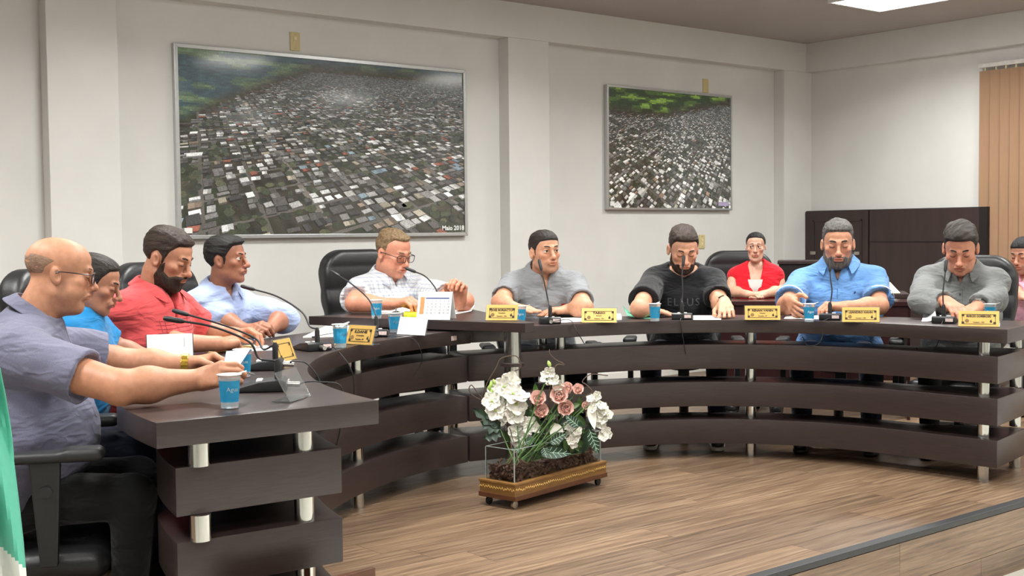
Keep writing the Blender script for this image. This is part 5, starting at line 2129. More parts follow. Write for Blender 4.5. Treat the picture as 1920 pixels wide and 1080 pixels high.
def cup_proto():
    O = empty('water_cup')
    MB().lathe([(.0235, .0), (.0245, .017)], 32).build('foot', CLEAR, O, smooth=True)
    MB().lathe([(.0247, .017), (.0290, .076)], 32).build('printed_wall', WATER, O, smooth=True)
    MB().lathe([(.0292, .076), (.0305, .090), (.0300, .091)], 32).build('rim', CLEAR, O, smooth=True)
    m = MB().lathe([(.034, .091), (.0345, .0925), (.030, .0935), (.012, .0945)], 32)
    L = m.build('lid', FOIL, O, smooth=True)
    MB().add([(.026, -.008, .093), (.050, -.004, .098), (.050, .006, .099), (.026, .010, .093)], [(0, 1, 2, 3)]).build('tab', FOIL, L)
    t = text_mesh('print', 'Agua', .017, PAPER, O, ext=.0002)
    for v in t.data.vertices:
        x, y = v.co.x, v.co.y
        z = .052+y
        r = .0247+(.0290-.0247)*(z-.017)/.059+.0007
        a = -math.pi/2+x/r
        v.co = (r*math.cos(a), r*math.sin(a), z)
    return O


CUP = cup_proto()
cups = [((431, 764, Zr), 'blue water cup with a white lid standing in front of the bald man', 1., -100), ((456, 706, Zr), 'blue water cup half hidden by the booklet', 1., 0),
        ((638, 651, Zr), 'blue water cup behind the gold plate on the left desk', 1.05, 40), ((706, 597, ZT+.0005), 'blue water cup on the centre table beside the checked shirt', 1.0, 0),
        ((740, 623, Zr), 'blue water cup between the microphone and the white plate back', 1.0, 20), ((976, 607, Zr), 'blue water cup at the elbow of the man in the light grey polo', 1.0, 0),
        ((1228, 602, Zr), 'blue water cup beside the man in the black t-shirt', 1.0, 60), ((1517, 603, Zr), 'blue water cup by the hand of the man in the sky blue polo', 1.0, 20),
        ((1856, 602, Zr), 'water cup almost hidden behind the right end name plate', .95, 0)]
for i, (q, lab, sz, rz) in enumerate(cups):
    o = CUP if i == 0 else copy_tree(CUP)
    o.location = atz(*q)
    d = face_dir(o.location)
    o.rotation_euler = (0, 0, math.atan2(d[1], d[0])+math.pi/2+math.radians(rz if i else 18))
    o.scale = (sz, sz, sz)
    tag(o, lab, 'cup', 'blue water cups')


# ---------------------------------------------------------------- papers, booklets
def sheet(label, pts, m=PAPER, th=.0012, name='paper', cat='paper', group='papers on the desks', curl=0):
    """pts: four (px, py) corners on the desk, laid at z"""
    z = pts[0][2]
    P = [atz(x, y, z) for x, y, z in pts]
    c = np.mean(P, axis=0)
    n = 6
    vs = []
    for k, dz in ((0, th), (1, 0)):
        for i in range(n+1):
            for j in range(n+1):
                u, v = i/n, j/n
                q = (P[0]*(1-u)+P[1]*u)*(1-v)+(P[3]*(1-u)+P[2]*u)*v-c
                vs.append((q[0], q[1], dz+curl*(u**3)*(.3+.7*v)))
    N = (n+1)**2
    fs = []
    for i in range(n):
        for j in range(n):
            a = i*(n+1)+j
            fs += [(a, a+n+1, a+n+2, a+1), (N+a, N+a+1, N+a+n+2, N+a+n+1)]
    ring = [i*(n+1) for i in range(n+1)]+[n*(n+1)+j for j in range(1, n+1)]+[i*(n+1)+n for i in range(n-1, -1, -1)]+[j for j in range(n-1, 0, -1)]
    for i in range(len(ring)):
        a, b = ring[i], ring[(i+1) % len(ring)]
        fs.append((a, b, N+b, N+a))
    return tag(MB().add(vs, fs).build(name, m, loc=(c[0], c[1], z+.0006)), label, cat, group)


D0, T0 = DTOP, ZT
YEL = mat('yellow_folder', (232, 214, 150), .7, var=.05)
GRN = mat('green_paper', (120, 204, 168), .7, var=.04)
sheet('pale yellow folder between the bald man and the red polo', [(388, 664, D0), (470, 654, D0), (478, 648, D0), (402, 655, D0)], YEL, .004, 'folder', 'folder')
sheet('white sheet under the hand of the man in the red polo', [(440, 660, D0), (516, 657, D0), (500, 648, D0), (446, 650, D0)])
sheet('white slip beside the second microphone cable', [(520, 683, D0), (548, 683, D0), (545, 674, D0), (524, 674, D0)])
sheet('white papers left of the third water cup', [(568, 634, D0), (632, 632, D0), (650, 616, D0), (612, 613, D0)], PAPER, .006)
sheet('white spiral pad behind the third water cup', [(652, 627, D0), (688, 624, D0), (690, 612, D0), (650, 613, D0)], PAPER, .012, 'notepad', 'notepad')
sheet('white papers in front of the checked shirt', [(690, 589, T0), (785, 589, T0), (782, 577, T0), (700, 579, T0)], PAPER, .004)
sheet('white papers right of the desk calendar', [(836, 592, T0), (884, 585, T0), (890, 577, T0), (846, 577, T0)], PAPER, .002, curl=.012)
sheet('dark brown folder under the arm of the checked shirt', [(658, 590, T0), (702, 591, T0), (704, 584, T0), (660, 583, T0)], mat('brown_cover', (62, 42, 34), .5), .012, 'folder', 'folder')
sheet('white sheet in front of the man in the light grey polo', [(1040, 606, D0), (1096, 603, D0), (1092, 595, D0), (1046, 597, D0)])
sheet('white papers stacked left of the pale green booklet', [(1148, 601, D0), (1166, 600, D0), (1164, 592, D0), (1146, 593, D0)], PAPER, .012)
sheet('pale green open booklet beside the black t-shirt', [(1226, 598, D0), (1176, 597, D0), (1168, 590, D0), (1206, 591, D0)], GRN, .002, 'booklet', 'booklet', curl=.05)
sheet('white sheet under the hands of the man in the black t-shirt', [(1300, 600, D0), (1352, 600, D0), (1354, 592, D0), (1300, 592, D0)])
sheet('white sheet under the hands of the man in the sky blue polo', [(1470, 598, D0), (1540, 599, D0), (1540, 592, D0), (1474, 592, D0)])
sheet('folded white card left of the last microphone', [(1728, 603, D0), (1756, 604, D0), (1752, 596, D0), (1730, 596, D0)], curl=.06)
sheet('bright yellow sticky notes beside the bell', [(757, 595, T0), (782, 595, T0), (781, 588, T0), (758, 588, T0)], mat('neon_yellow', (226, 232, 40), .6), .012, 'sticky_notes', 'sticky notes')


# open black notebook standing in the second man's hands
def standing(label, name, cat, corners, d, mats, th=.008):
    P = [atd(x, y, d+e) for x, y, e in corners]
    n = np.cross(P[1]-P[0], P[3]-P[0])
    n /= np.linalg.norm(n)
    if n @ (CAMP-P[0]) < 0:
        n = -n
    c = np.mean(P, axis=0)
    O = empty(name, tuple(c), 0, label, cat)

    def slab_(k, a, b):
        Q = [c+(p-c)*k for p in P]
        vs = [q-c+n*a for q in Q]+[q-c+n*b for q in Q]
        return MB().add(vs, [(0, 1, 2, 3), (7, 6, 5, 4), (0, 4, 5, 1), (1, 5, 6, 2), (2, 6, 7, 3), (3, 7, 4, 0)])
    slab_(1.0, -th, -th*.3).build('cover', mats[0], O)
    slab_(.96, -th*.3, 0).build('page', mats[1], O)
    return O, P, n, c


O, P, n, c = standing('white notepad with a black edge held upright behind the bald man\'s arms', 'notebook', 'notebook',
                      [(275, 674, 0), (364, 673, .04), (362, 624, .10), (273, 627, .06)], 4.22, (MICB, PAPER))
m = MB()
for k in range(4):
    u = .1+.2*k
m.box((-.001, -.001, -.03), (.001, .001, .03))
m.build('print_mark', PAPERG, O, loc=tuple((P[1]*.8+P[0]*.2)*.5+(P[2]*.8+P[3]*.2)*.5-c+n*.001))
BLUEP = mat('blue_cover', (40, 118, 176), .5)
O, P, n, c = standing('white folded leaflet held by the bald man', 'leaflet', 'leaflet',
                      [(417, 696, 0), (440, 700, .0), (470, 654, .06), (424, 658, .06)], 3.74, (BLUEP, PAPER), .003)

# pen of the bald man
a, b = atd(442, 694, 3.66), atd(477, 702, 3.62)
tag(MB().tube([a-a, b-a], [.004, .0025], 8).build('pen', MICM, loc=tuple(a)), 'silver pen under the bald man\'s hand', 'pen')
a, b = atz(586, 632, D0+.006), atz(645, 622, D0+.006)
tag(MB().tube([a-a, (b-a)], .004, 8).build('pen', MICB, loc=tuple(a)), 'black pen lying on papers on the left desk', 'pen')

# ---------------------------------------------------------------- calendar and bell
p = atz(812, 599.5, T0+.0022)
d = face_dir(p)
O = empty('desk_calendar', tuple(p), math.atan2(d[1], d[0])+math.pi/2-math.radians(16), 'white tent desk calendar with an orange strip on the centre table', 'calendar')
w, h, dep = .085, .135, .055
tilt = math.atan2(dep, h)
Rm = Matrix.Rotation(-tilt, 4, 'X')
MB().box((-w, -.0015, 0), (w, .0015, h*1.06), Rm).build('front_card', PAPER, O)
MB().box((-w, -.0015, 0), (w, .0015, h*1.06), Matrix.Translation((0, dep*2.1, 0)) @ Matrix.Rotation(tilt, 4, 'X')).build('back_card', PAPER, O)
MB().add([(-w, 0, 0), (-w, dep*2.1, 0), (-w, dep*1.05, h*1.03), (-w+.001, 0, 0), (-w+.001, dep*2.1, 0), (-w+.001, dep*1.05, h*1.03)], [(0, 1, 2), (5, 4, 3), (0, 3, 4, 1), (1, 4, 5, 2), (2, 5, 3, 0)]).build('side_card', mat('grey_card', (176, 176, 176), .7), O)
ORA = mat('orange_print', (226, 128, 74), .6)
NAV = mat('navy_print', (52, 66, 122), .6)
MB().box((-w+.012, -.0022, .028), (-w+.034, -.0014, h*.86), Rm).build('orange_strip', ORA, O, bevel=.0003)
MB().box((-w+.038, -.0022, h*.79), (w-.012, -.0014, h*.84), Rm).build('week_bar', NAV, O)
nd = 1
for r in range(5):
    for c_ in range(6):
        text_mesh('day_number', str(nd), .011, mat('print_dark', (70, 70, 76), .6), O, Rm @ Matrix.Translation((-w+.050+c_*.021, -.0018, h*.71-r*.0155)) @ Matrix.Rotation(math.pi/2, 4, 'X'), ext=.0002, bold=.0003)
        nd += 1
p = atz(743, 601, T0)
O = empty('desk_bell', tuple(p), 0, 'round chrome desk bell on the centre table', 'bell')
MB().lathe([(.040, 0), (.042, .008), (.038, .012)], 32).build('base', MICB, O, smooth=True)
MB().lathe([(.036, .014)]+[(.036*math.cos(a), .014+.034*math.sin(a)) for a in np.linspace(.1, 1.5, 9)], 32).build('dome', CHROME, O, smooth=True)
MB().lathe([(.004, .046), (.004, .056), (.007, .057), (.007, .061)], 14).build('knob', CHROME, O, smooth=True)

# ================================================================ WEARABLES
WG = mat('watch_gold', (226, 190, 84), .25, .9, var=.1)


def bracelet(I, side, m, w=.022, r=.033, up=.0, label=None, dial=None):
    S_, E_, W_ = I['joints'][side]
    ax = unit(W_-E_)
    c = W_-ax*.018
    k = 18
    B = MB()
    M = frame(c-I['base'], ax, z=(0, 0, 1))
    for i in range(k):
        a = 2*math.pi*i/k
        Mi = M @ Matrix.Rotation(a, 4, 'X') @ Matrix.Translation((0, 0, r))
        B.box((-w/2, -r*math.pi/k*.92, -.002), (w/2, r*math.pi/k*.92, .0025), Mi)
    o = B.build('watch', m, I['E'], bevel=.0008)
    if dial is not None:
        MB().lathe([(.017, 0), (.017, .007), (.014, .008)], 24, M @ Matrix.Rotation(dial, 4, 'X') @ Matrix.Translation((0, 0, r))).build('dial', m, o, smooth=True)


bracelet(who['m1'], 'L', WG, r=.034)
bracelet(who['m7'], 'L', MICB, w=.018, r=.032, dial=.4)
bracelet(who['m9'], 'L', ALU, w=.02, r=.036, dial=.0)


# buttons, prints and trims on clothes
def place_on_shirt(I, fn, name, m, x=0., y=0., parent=None):
    """fn -> (verts2d, faces); laid on the chest around neck base + (x to viewer's right, y up)"""
    vs, fs = fn
    pts = on_shirt(I, [(a+x, b+y) for a, b in vs], I['NB'], -I['l'], I['t'])
    return MB().add([tuple(p_-I['base']) for p_ in pts], fs).build(name, m, I['E'], smooth=True)


def disc(r, n=10):
    return [(r*math.cos(2*math.pi*k/n), r*math.sin(2*math.pi*k/n)) for k in range(n)], [tuple(range(n))]


def strip(x0, y0, x1, y1, wd, n=14):
    vs, fs = [], []
    L = math.hypot(x1-x0, y1-y0)
    nx, ny = -(y1-y0)/L*wd/2, (x1-x0)/L*wd/2
    for i in range(n+1):
        t_ = i/n
        a, b = x0+(x1-x0)*t_, y0+(y1-y0)*t_
        vs += [(a+nx, b+ny), (a-nx, b-ny)]
    return vs, [(2*i, 2*i+1, 2*i+3, 2*i+2) for i in range(n)]


def flat_text(txt, size):
    cu = bpy.data.curves.new('t', 'FONT')
    cu.body = txt
    cu.size = size
    cu.align_x = 'CENTER'
    cu.resolution_u = 2
    cu.space_character = 1.25
    o = bpy.data.objects.new('t', cu)
    COL.objects.link(o)
    me = bpy.data.meshes.new_from_object(o.evaluated_get(bpy.context.evaluated_depsgraph_get()))
    vs = [(v.co.x, v.co.y) for v in me.vertices]
    fs = [tuple(p_.vertices) for p_ in me.polygons]
    bpy.data.objects.remove(o)
    bpy.data.curves.remove(cu)
    return vs, fs


place_on_shirt(who['m7'], flat_text('ELLUS', .060), 'chest_lettering', mat('tee_print', (72, 74, 78), .5), 0, -.175)
BTN = mat('button_pale', (214, 216, 220), .35)
for k in ('m4', 'm5', 'm9'):
    for i in range(3):
        place_on_shirt(who[k], disc(.0055), 'button', BTN if k != 'm9' else MICB, 0, -.10-.075*i)
    place_on_shirt(who[k], strip(.012, -.075, .012, -.33, .0012), 'placket_seam', mat('seam_'+k, {'m4': (140, 152, 190), 'm5': (176, 178, 186), 'm9': (74, 76, 76)}[k], .8))
for k, c in (('m6', (112, 114, 118)), ('m8', (48, 84, 140)), ('m3', (160, 40, 48))):
    place_on_shirt(who[k], strip(.0, -.10, .0, -.15, .003), 'placket_seam', mat('seam_'+k, c, .8))
place_on_shirt(who['m6'], strip(.085, -.15, .112, -.15, .011), 'logo_tab', mat('tab_red', (150, 44, 52), .6))
place_on_shirt(who['m8'], strip(.09, -.125, .098, -.115, .008), 'logo_mark', mat('mark_navy', (30, 44, 84), .6))
place_on_shirt(who['m9'], strip(.082, -.135, .082, -.150, .005), 'logo_mark', PAPER)
# checked chest panel of the red polo
DR = mat('polo_dark_line', (150, 48, 58), .85)
WL = mat('polo_pale_line', (232, 170, 184), .85)
for i in range(5):
    place_on_shirt(who['m3'], strip(-.135, -.085-.014*i, .135, -.085-.014*i, .0024), 'chest_stripe', DR)
for i in range(3):
    place_on_shirt(who['m3'], strip(-.13, -.20-.022*i, .13, -.20-.022*i, .006), 'chest_stripe', WL if i % 2 == 0 else DR)
for i in (-4, -3, 3, 4):
    if i:
        place_on_shirt(who['m3'], strip(.028*i, -.08, .028*i, -.15, .0025), 'chest_stripe', DR)


# pale cuffs on the sky blue polo, dark cuff lines elsewhere
def cuff(I, side, frac, r, m, wd=.008):
    S_, E_, W_ = I['joints'][side]
    ax = unit(E_-S_)
    c = S_+(E_-S_)*frac
    ring = []
    u = unit(np.cross(ax, (0, 0, 1)))
    v = np.cross(ax, u)
    for off in (-wd, 0):
        for k in range(28):
            a = 2*math.pi*k/28
            ring.append(c+ax*off+(u*math.cos(a)+v*math.sin(a))*r-I['base'])
    fs = [(k, (k+1) % 28, 28+(k+1) % 28, 28+k) for k in range(28)]
    o = MB().add(ring, fs).build('cuff', m, I['E'], smooth=True)
    o.modifiers.new('thick', 'SOLIDIFY').thickness = .003


PALE = mat('cuff_pale', (206, 214, 232), .8)
for s_ in 'RL':
    cuff(who['m8'], s_, .735, .052*1.06+.013+.017, PALE, .012)

# white top of the woman, lapels of her waistcoat
I = who['w']
pts = [(-.05, -.155), (.05, -.155), (.035, -.26), (-.035, -.26)]
n = 8
vs, fs = [], []
for i in range(n+1):
    for j in range(n+1):
        u, v = i/n, j/n
        xx = (-.05+.1*u)*(1-v)+(-.02+.04*u)*v
        vs.append((xx, -.085-.14*v))
fs = [(i*(n+1)+j, (i+1)*(n+1)+j, (i+1)*(n+1)+j+1, i*(n+1)+j+1) for i in range(n) for j in range(n)]
from mathutils.bvhtree import BVHTree
wp = [I['NB']-I['l']*a+I['t']*b+I['f']*(.119+.010*math.cos(a*20)-.02*max(0, (-.15-b)/.07)) for a, b in vs]
MB().add([tuple(q-I['base']) for q in wp], fs).build('white_top', PAPER, I['E'], smooth=True)
RED2 = MATS['vest_red']
for sg in (-1, 1):
    vs = [(.045*sg, .03), (.085*sg, .01), (.135*sg, -.10), (.115*sg, -.14), (.012*sg, -.26), (.03*sg, -.16), (.05*sg, -.06)]
    q = on_shirt(I, [(a, b) for a, b in vs], I['NB'], -I['l'], I['t'], .010)
    MB().add([tuple(p_-I['base']) for p_ in q], [tuple(range(len(vs)))]).build('lapel', RED2, I['E']).modifiers.new('thick', 'SOLIDIFY').thickness = .003
pr = [(ell(I['H'].W((0, -.13, .03)), (.035, .035, .04)), 0)]
v, q = Field.around(pr, .005).all(pr).mesh()
np_mesh('hair_bun', v, q, HM_BLACK, I['E'], base=I['base'])

# ================================================================ FLOWER BOX
FW = mat('planter_wood', (126, 90, 46), .45, var=.25, scale=18, stretch=(1, 1, 6))
FWD = mat('planter_wood_dark', (86, 50, 28), .45, var=.25, scale=18, stretch=(1, 1, 6))
GOLDP = mat('gold_scroll', (214, 178, 104), .4, .3)
PETAL = mat('petal_white', (240, 238, 228), .6, var=.04, scale=40)
ROSE = mat('petal_rose', (250, 214, 204), .55, var=.08, scale=60)
LEAFD = mat('leaf_dark', (38, 62, 44), .4, var=.3, scale=30)
LEAFG = mat('leaf_green', (66, 98, 44), .45, var=.3, scale=30)
LEAFV = mat('leaf_vein', (174, 206, 184), .5)
TWIG = mat('twig', (84, 66, 54), .6)
BARK = mat('bark_chip', (84, 58, 46), .9, var=.35, scale=50)
BUD = mat('bud_green', (176, 204, 110), .5)
pA, pB, pC = atz(966, 939, .045), atz(900, 927, .045), atz(1137, 892, .045)
c0 = pA[:2]
ux = unit(pC[:2]-c0)
uy = np.array([-ux[1], ux[0]])
Lx, Ly = float((pC[:2]-c0) @ ux), float((pB[:2]-c0) @ uy)
FB = empty('planter', (c0[0], c0[1], 0), math.atan2(ux[1], ux[0]), 'glass and wood planter box on castors on the floor', 'planter')
MB().box((0, 0, .045), (Lx, Ly, .115)).build('wooden_base', FW, FB, bevel=.003)
MB().box((-.004, -.004, .040), (Lx+.004, Ly+.004, .062)).build('plinth', FWD, FB, bevel=.003)
MB().box((-.003, -.003, .108), (Lx+.003, Ly+.003, .118)).build('rim', FW, FB, bevel=.002)
sm = MB()
rg = random.Random(2)
for (n, fn) in ((int(Lx/.016), lambda u: (u*.016+.01, -.0045)), (int(Ly/.016), lambda u: (-.0045, u*.016+.01))):
    for k in range(n):
        x, y = fn(k)
        dz = .088+rg.uniform(-.003, .003)
        if n == int(Lx/.016):
            sm.tube([(x-.007, y, dz), (x-.003, y, dz+.006), (x+.003, y, dz-.004), (x+.007, y, dz+.002)], .0016, 5)
        else:
            sm.tube([(x, y-.007, dz), (x, y-.003, dz+.006), (x, y+.003, dz-.004), (x, y+.007, dz+.002)], .0016, 5)
tag(sm.build('gold_scrollwork', GOLDP, FB, smooth=True), kind='stuff')
for x, y in ((.03, .03), (Lx-.03, .03), (.03, Ly-.03), (Lx-.03, Ly-.03)):
    MB().lathe([(.008, -.008), (.018, -.006), (.018, .006), (.008, .008)], 16, Matrix.Translation((x, y, .019)) @ Matrix.Rotation(math.pi/2, 4, 'X')).lathe([(.006, .019), (.006, .042)], 8, Matrix.Translation((x, y, 0))).build('castor', STEEL if (x < .1 and y < .1) else MICB, FB, smooth=True)
gl = NT('planter_glass')
gl.set(Base_Color=(.93, .96, .95, 1), Roughness=.02, IOR=1.12, Transmission_Weight=1.)
g0, g1 = .118, .262
i0 = .02
for lo, hi in (((i0, i0, g0), (Lx-i0, i0+.004, g1)), ((i0, Ly-i0-.004, g0), (Lx-i0, Ly-i0, g1)), ((i0, i0+.004, g0), (i0+.004, Ly-i0-.004, g1)), ((Lx-i0-.004, i0+.004, g0), (Lx-i0, Ly-i0-.004, g1))):
    MB().box(lo, hi).build('glass_pane', gl.m, FB)
edge = MB()
e_ = .0022
for z in (g1,):
    edge.box((i0, i0, z), (Lx-i0, i0+.004, z+e_)).box((i0, Ly-i0-.004, z), (Lx-i0, Ly-i0, z+e_)).box((i0, i0, z), (i0+.004, Ly-i0, z+e_)).box((Lx-i0-.004, i0, z), (Lx-i0, Ly-i0, z+e_))
for x, y in ((i0-.001, i0-.001), (Lx-i0-.003, i0-.001), (i0-.001, Ly-i0-.003)):
    edge.box((x, y, g0), (x+.004, y+.004, g1))
edge.build('glass_edge', mat('glass_edge', (150, 158, 154), .3), FB)
# bark chips
ch = MB()
for k in range(420):
    x, y = rg.uniform(i0+.02, Lx-i0-.02), rg.uniform(i0+.015, Ly-i0-.015)
    if k % 2:
        y = i0+.012+rg.random()*.012
    if k % 6 == 0:
        x, y = i0+.014, rg.uniform(i0+.02, Ly-i0-.02)
    topz = .165+.05*min(1, x/Lx+.1)+.02*math.sin(x*20)
    z = rg.uniform(g0+.008, topz)
    M = Matrix.Translation((x, y, z)) @ Matrix.Rotation(rg.uniform(0, 6.3), 4, 'Z') @ Matrix.Rotation(rg.uniform(-.9, .9), 4, 'X') @ Matrix.Rotation(rg.uniform(-.9, .9), 4, 'Y')
    a, b, c = rg.uniform(.008, .022), rg.uniform(.006, .013), rg.uniform(.002, .005)
    pts = [(-a, -b*rg.uniform(.4, 1)), (a*rg.uniform(.3, .9), -b), (a, b*rg.uniform(.2, 1)), (-a*rg.uniform(.2, .8), b)]
    ch.prism(pts, -c, c, M)
tag(ch.build('bark_chips', BARK, FB), kind='stuff')
MB().box((i0+.03, i0+.03, g0), (Lx-i0-.03, Ly-i0-.03, .17)).build('bark_bed', BARK, FB)

FD = float(CM[2] @ (atz(1015, 920, .05)-CAMP))+.04      # depth of the bouquet


def fp(x, y, e=0.):
    return atd(x, y, FD+e)


TC = -np.array([ray(1015, 760)[0], ray(1015, 760)[1], 0])
TC = unit(TC)


def petal_mesh(L, W, cup_=.25, n=6, ruff=0., tip=1.):
    """petal lying along +Y from the origin, facing +Z; closed thin sheet"""
    vs, fs = [], []
    m = 5
    for i in range(n+1):
        t = i/n
        w = W*math.sin(math.pi*min(1, t*.86+.07))**.75*(1 if t < .8 else 1-(t-.8)*tip)
        for j in range(m):
            u = -1+2*j/(m-1)
            vs.append((u*w/2, t*L, cup_*L*t*t+cup_*.4*W*u*u+ruff*math.sin(u*5+t*6)))
    for i in range(n):
        for j in range(m-1):
            a = i*m+j
            fs.append((a, a+1, a+m+1, a+m))
    return vs, fs


def orient(p, normal, spin=0., sc=1.):
    n = Vector(unit(normal))
    x = n.orthogonal().normalized()
    M = frame(p, x, z=n)
    return M @ Matrix.Rotation(spin, 4, 'Z') @ Matrix.Scale(sc, 4)


BASE = np.array([c0[0], c0[1], 0.])
FLW = 'stems in the planter'


def blossom(parent, p, nrm, r, mat_, k=5, spin=0., cup_=.2, ruff=.003, centre=None):
    vs, fs = petal_mesh(r, r*1.05, cup_, 5, ruff)
    M0 = orient(p, nrm, spin)
    m = MB()
    for i in range(k):
        M = M0 @ Matrix.Rotation(2*math.pi*i/k, 4, 'Z') @ Matrix.Translation((0, 0, .002*(i % 2)))
        m.add([M @ Vector(v) for v in vs], fs)
    o = m.build('blossom', mat_, parent, smooth=True)
    if centre:
        MB().lathe([(.001, -.002), (r*.16, 0), (r*.12, r*.14), (.001, r*.2)], 8, M0).build('centre', centre, o, smooth=True)
    return o


rs_ = random.Random(77)


def stem(parent, a, b, r=.003, m=LEAFG, bend=(0, 0, 0)):
    a = np.asarray(a, float)
    if not a.any():                               # every stem has its own foot in the bark
        a = np.array([*(ux*rs_.uniform(-.2, .2)+uy*rs_.uniform(-.035, .035)), -.01])
    mid = (a+np.asarray(b))/2+np.asarray(bend)
    MB().tube(bez([a, mid, b], 10), r, 6).build('stem', m, parent, smooth=True)


def leaf(parent, p, d, nrm, L, W, m, veins=False, cup_=-.15, lobed=False):
    M = frame(p, np.cross(unit(d), unit(nrm)), y=d)
    vs, fs = [], []
    n, k = 12, 7
    for i in range(n+1):
        t = i/n
        w = W*(math.sin(math.pi*t**.75)**.8 if 0 < t < 1 else 0)+.0006
        if lobed:
            w *= 1+.35*math.sin(t*19)
        for j in range(k):
            u = -1+2*j/(k-1)
            vs.append((u*w/2, t*L, cup_*L*t*t+.12*W*abs(u)))
    fs = [(i*k+j, i*k+j+1, (i+1)*k+j+1, (i+1)*k+j) for i in range(n) for j in range(k-1)]
    o = MB().add([M @ Vector(v) for v in vs], fs).build('leaf', m, parent, smooth=True)
    if veins:
        v = MB()

        def P(u, t):
            w = W*(math.sin(math.pi*max(.001, min(.999, t))**.75)**.8)
            return M @ Vector((u*w/2, t*L, cup_*L*t*t+.12*W*abs(u)+.0012))
        v.tube([P(0, t) for t in np.linspace(.02, .98, 8)], .0013, 4)
        for q in np.linspace(.12, .72, 5):
            for s in (-1, 1):
                v.tube([P(0, q), P(s*.5, q+.09), P(s*.95, q+.13)], .0011, 4)
        v.build('vein', LEAFV, o)
    return o


root = fp(1010, 855)


def cluster(name, label, spots, r, mat_, group, k=5, cup_=.2, centre=BUD, buds=()):
    p0 = fp(*spots[0][:2], spots[0][2] if len(spots[0]) > 2 else 0)
    E_ = empty(name, tuple(root), 0, label, 'flower', group)
    rg_ = random.Random(len(spots)+int(spots[0][0]))
    stem(E_, np.zeros(3), p0-root, .0035, LEAFG, (0, 0, .02))
    for i, s in enumerate(spots):
        p = fp(s[0], s[1], s[2] if len(s) > 2 else rg_.uniform(-.03, .02))
        nrm = TC+np.array((rg_.uniform(-.6, .6), rg_.uniform(-.6, .6), rg_.uniform(-.1, .7)))
        blossom(E_, p-root, nrm, r*1.18*rg_.uniform(.85, 1.12), mat_, k, rg_.uniform(0, 6), cup_, .004, centre)
    for x, y in buds:
        p = fp(x, y)-root
        MB().lathe([(.001, 0), (.008, .008), (.009, .018), (.003, .03)], 8, orient(p, (rg_.uniform(-.5, .5), rg_.uniform(-.5, .5), 1))).build('bud', BUD, E_, smooth=True)
    return E_


G1 = 'artificial flowers in the planter'
rr = random.Random(8)
cluster('white_hydrangea', 'large white flower head on the left of the planter',
        [(945, 725), (928, 738), (962, 738), (948, 748), (935, 760), (968, 758), (952, 768), (940, 778), (965, 776), (922, 752), (975, 745), (955, 715), (930, 770), (948, 735)], .042, PETAL, G1,
        buds=[(922, 727), (930, 722), (916, 732), (924, 738)])
cluster('white_stock', 'white blossoms hanging over the glass front', [(970, 800), (985, 790), (962, 808), (978, 815), (968, 828), (985, 822), (996, 792), (1003, 802), (990, 805), (975, 840), (966, 818)], .024, PETAL, G1)
cluster('white_stock', 'white blossoms hanging over the middle of the glass', [(1066, 798), (1072, 810), (1062, 815), (1078, 820), (1070, 826), (1082, 808), (1074, 832)], .021, PETAL, G1)
cluster('white_stock', 'cascade of white blossoms on the right of the planter',
        [(1108, 748), (1118, 755), (1128, 762), (1112, 765), (1124, 775), (1135, 770), (1120, 785), (1132, 786), (1112, 778), (1140, 778), (1126, 796), (1118, 742), (1136, 808), (1132, 818), (1141, 815)], .022, PETAL, G1)
cluster('white_lily', 'white flower at the top of the arrangement', [(1030, 697), (1036, 705), (1026, 708), (1040, 715), (1048, 722), (1042, 728), (1033, 718)], .026, PETAL, G1, 4, .45, buds=[(1032, 688)])


def rose(x, y, r, label, e=0.):
    p = fp(x, y, e)
    E_ = empty('rose', tuple(root), 0, label, 'flower', 'pink roses in the planter')
    stem(E_, np.zeros(3), p-root, .003, LEAFG)
    rg_ = random.Random(int(x))
    r = r*1.55
    nrm = unit(TC+np.array((rg_.uniform(-.3, .3), rg_.uniform(-.3, .3), .45)))
    M0 = orient(p-root, nrm, rg_.uniform(0, 6))
    for ring_, (k, rad, tilt_) in enumerate(((5, 1.0, .55), (5, .80, .9), (4, .6, 1.15), (3, .4, 1.35))):
        vs, fs = petal_mesh(r*rad, r*1.15*rad, .30, 6, .002)
        for i in range(k):
            M = M0 @ Matrix.Rotation(2*math.pi*i/k+ring_*.6, 4, 'Z') @ Matrix.Rotation(tilt_, 4, 'X')
            MB().add([M @ Vector(v) for v in vs], fs).build('petal', ROSE, E_, smooth=True)


rose(1010, 752, .036, 'upper left pink rose of the arrangement')
rose(1013, 775, .034, 'lower left pink rose of the arrangement')
rose(1050, 745, .040, 'largest pink rose in the middle of the arrangement')
rose(1062, 768, .036, 'pink rose right below the largest one')
rose(1067, 730, .026, 'pink rose bud behind the largest rose', .03)
rose(1084, 733, .025, 'small pink rose at the upper right', .03)
rose(1097, 762, .018, 'tiny pink rose bud beside the white spathe')
for x, y, L, W, ang, lab in ((1040, 835, .072, .046, -100, 'white heart shaped spathe in the middle of the planter'), (1106, 800, .085, .03, -95, 'narrow white spathe on the right of the planter')):
    E_ = empty('calla', tuple(root), 0, lab, 'flower', G1)
    p = fp(x, y-42, -.03)
    d = np.array((0, 0, -1.))*math.sin(math.radians(-ang))+np.array((CM[0]))*.15
    stem(E_, np.zeros(3), p-root, .003)
    leaf(E_, p-root, d, TC+np.array((.2, 0, .3)), L*1.35, W*1.35, PETAL, False, .1)
GL = 'leaves in the planter'
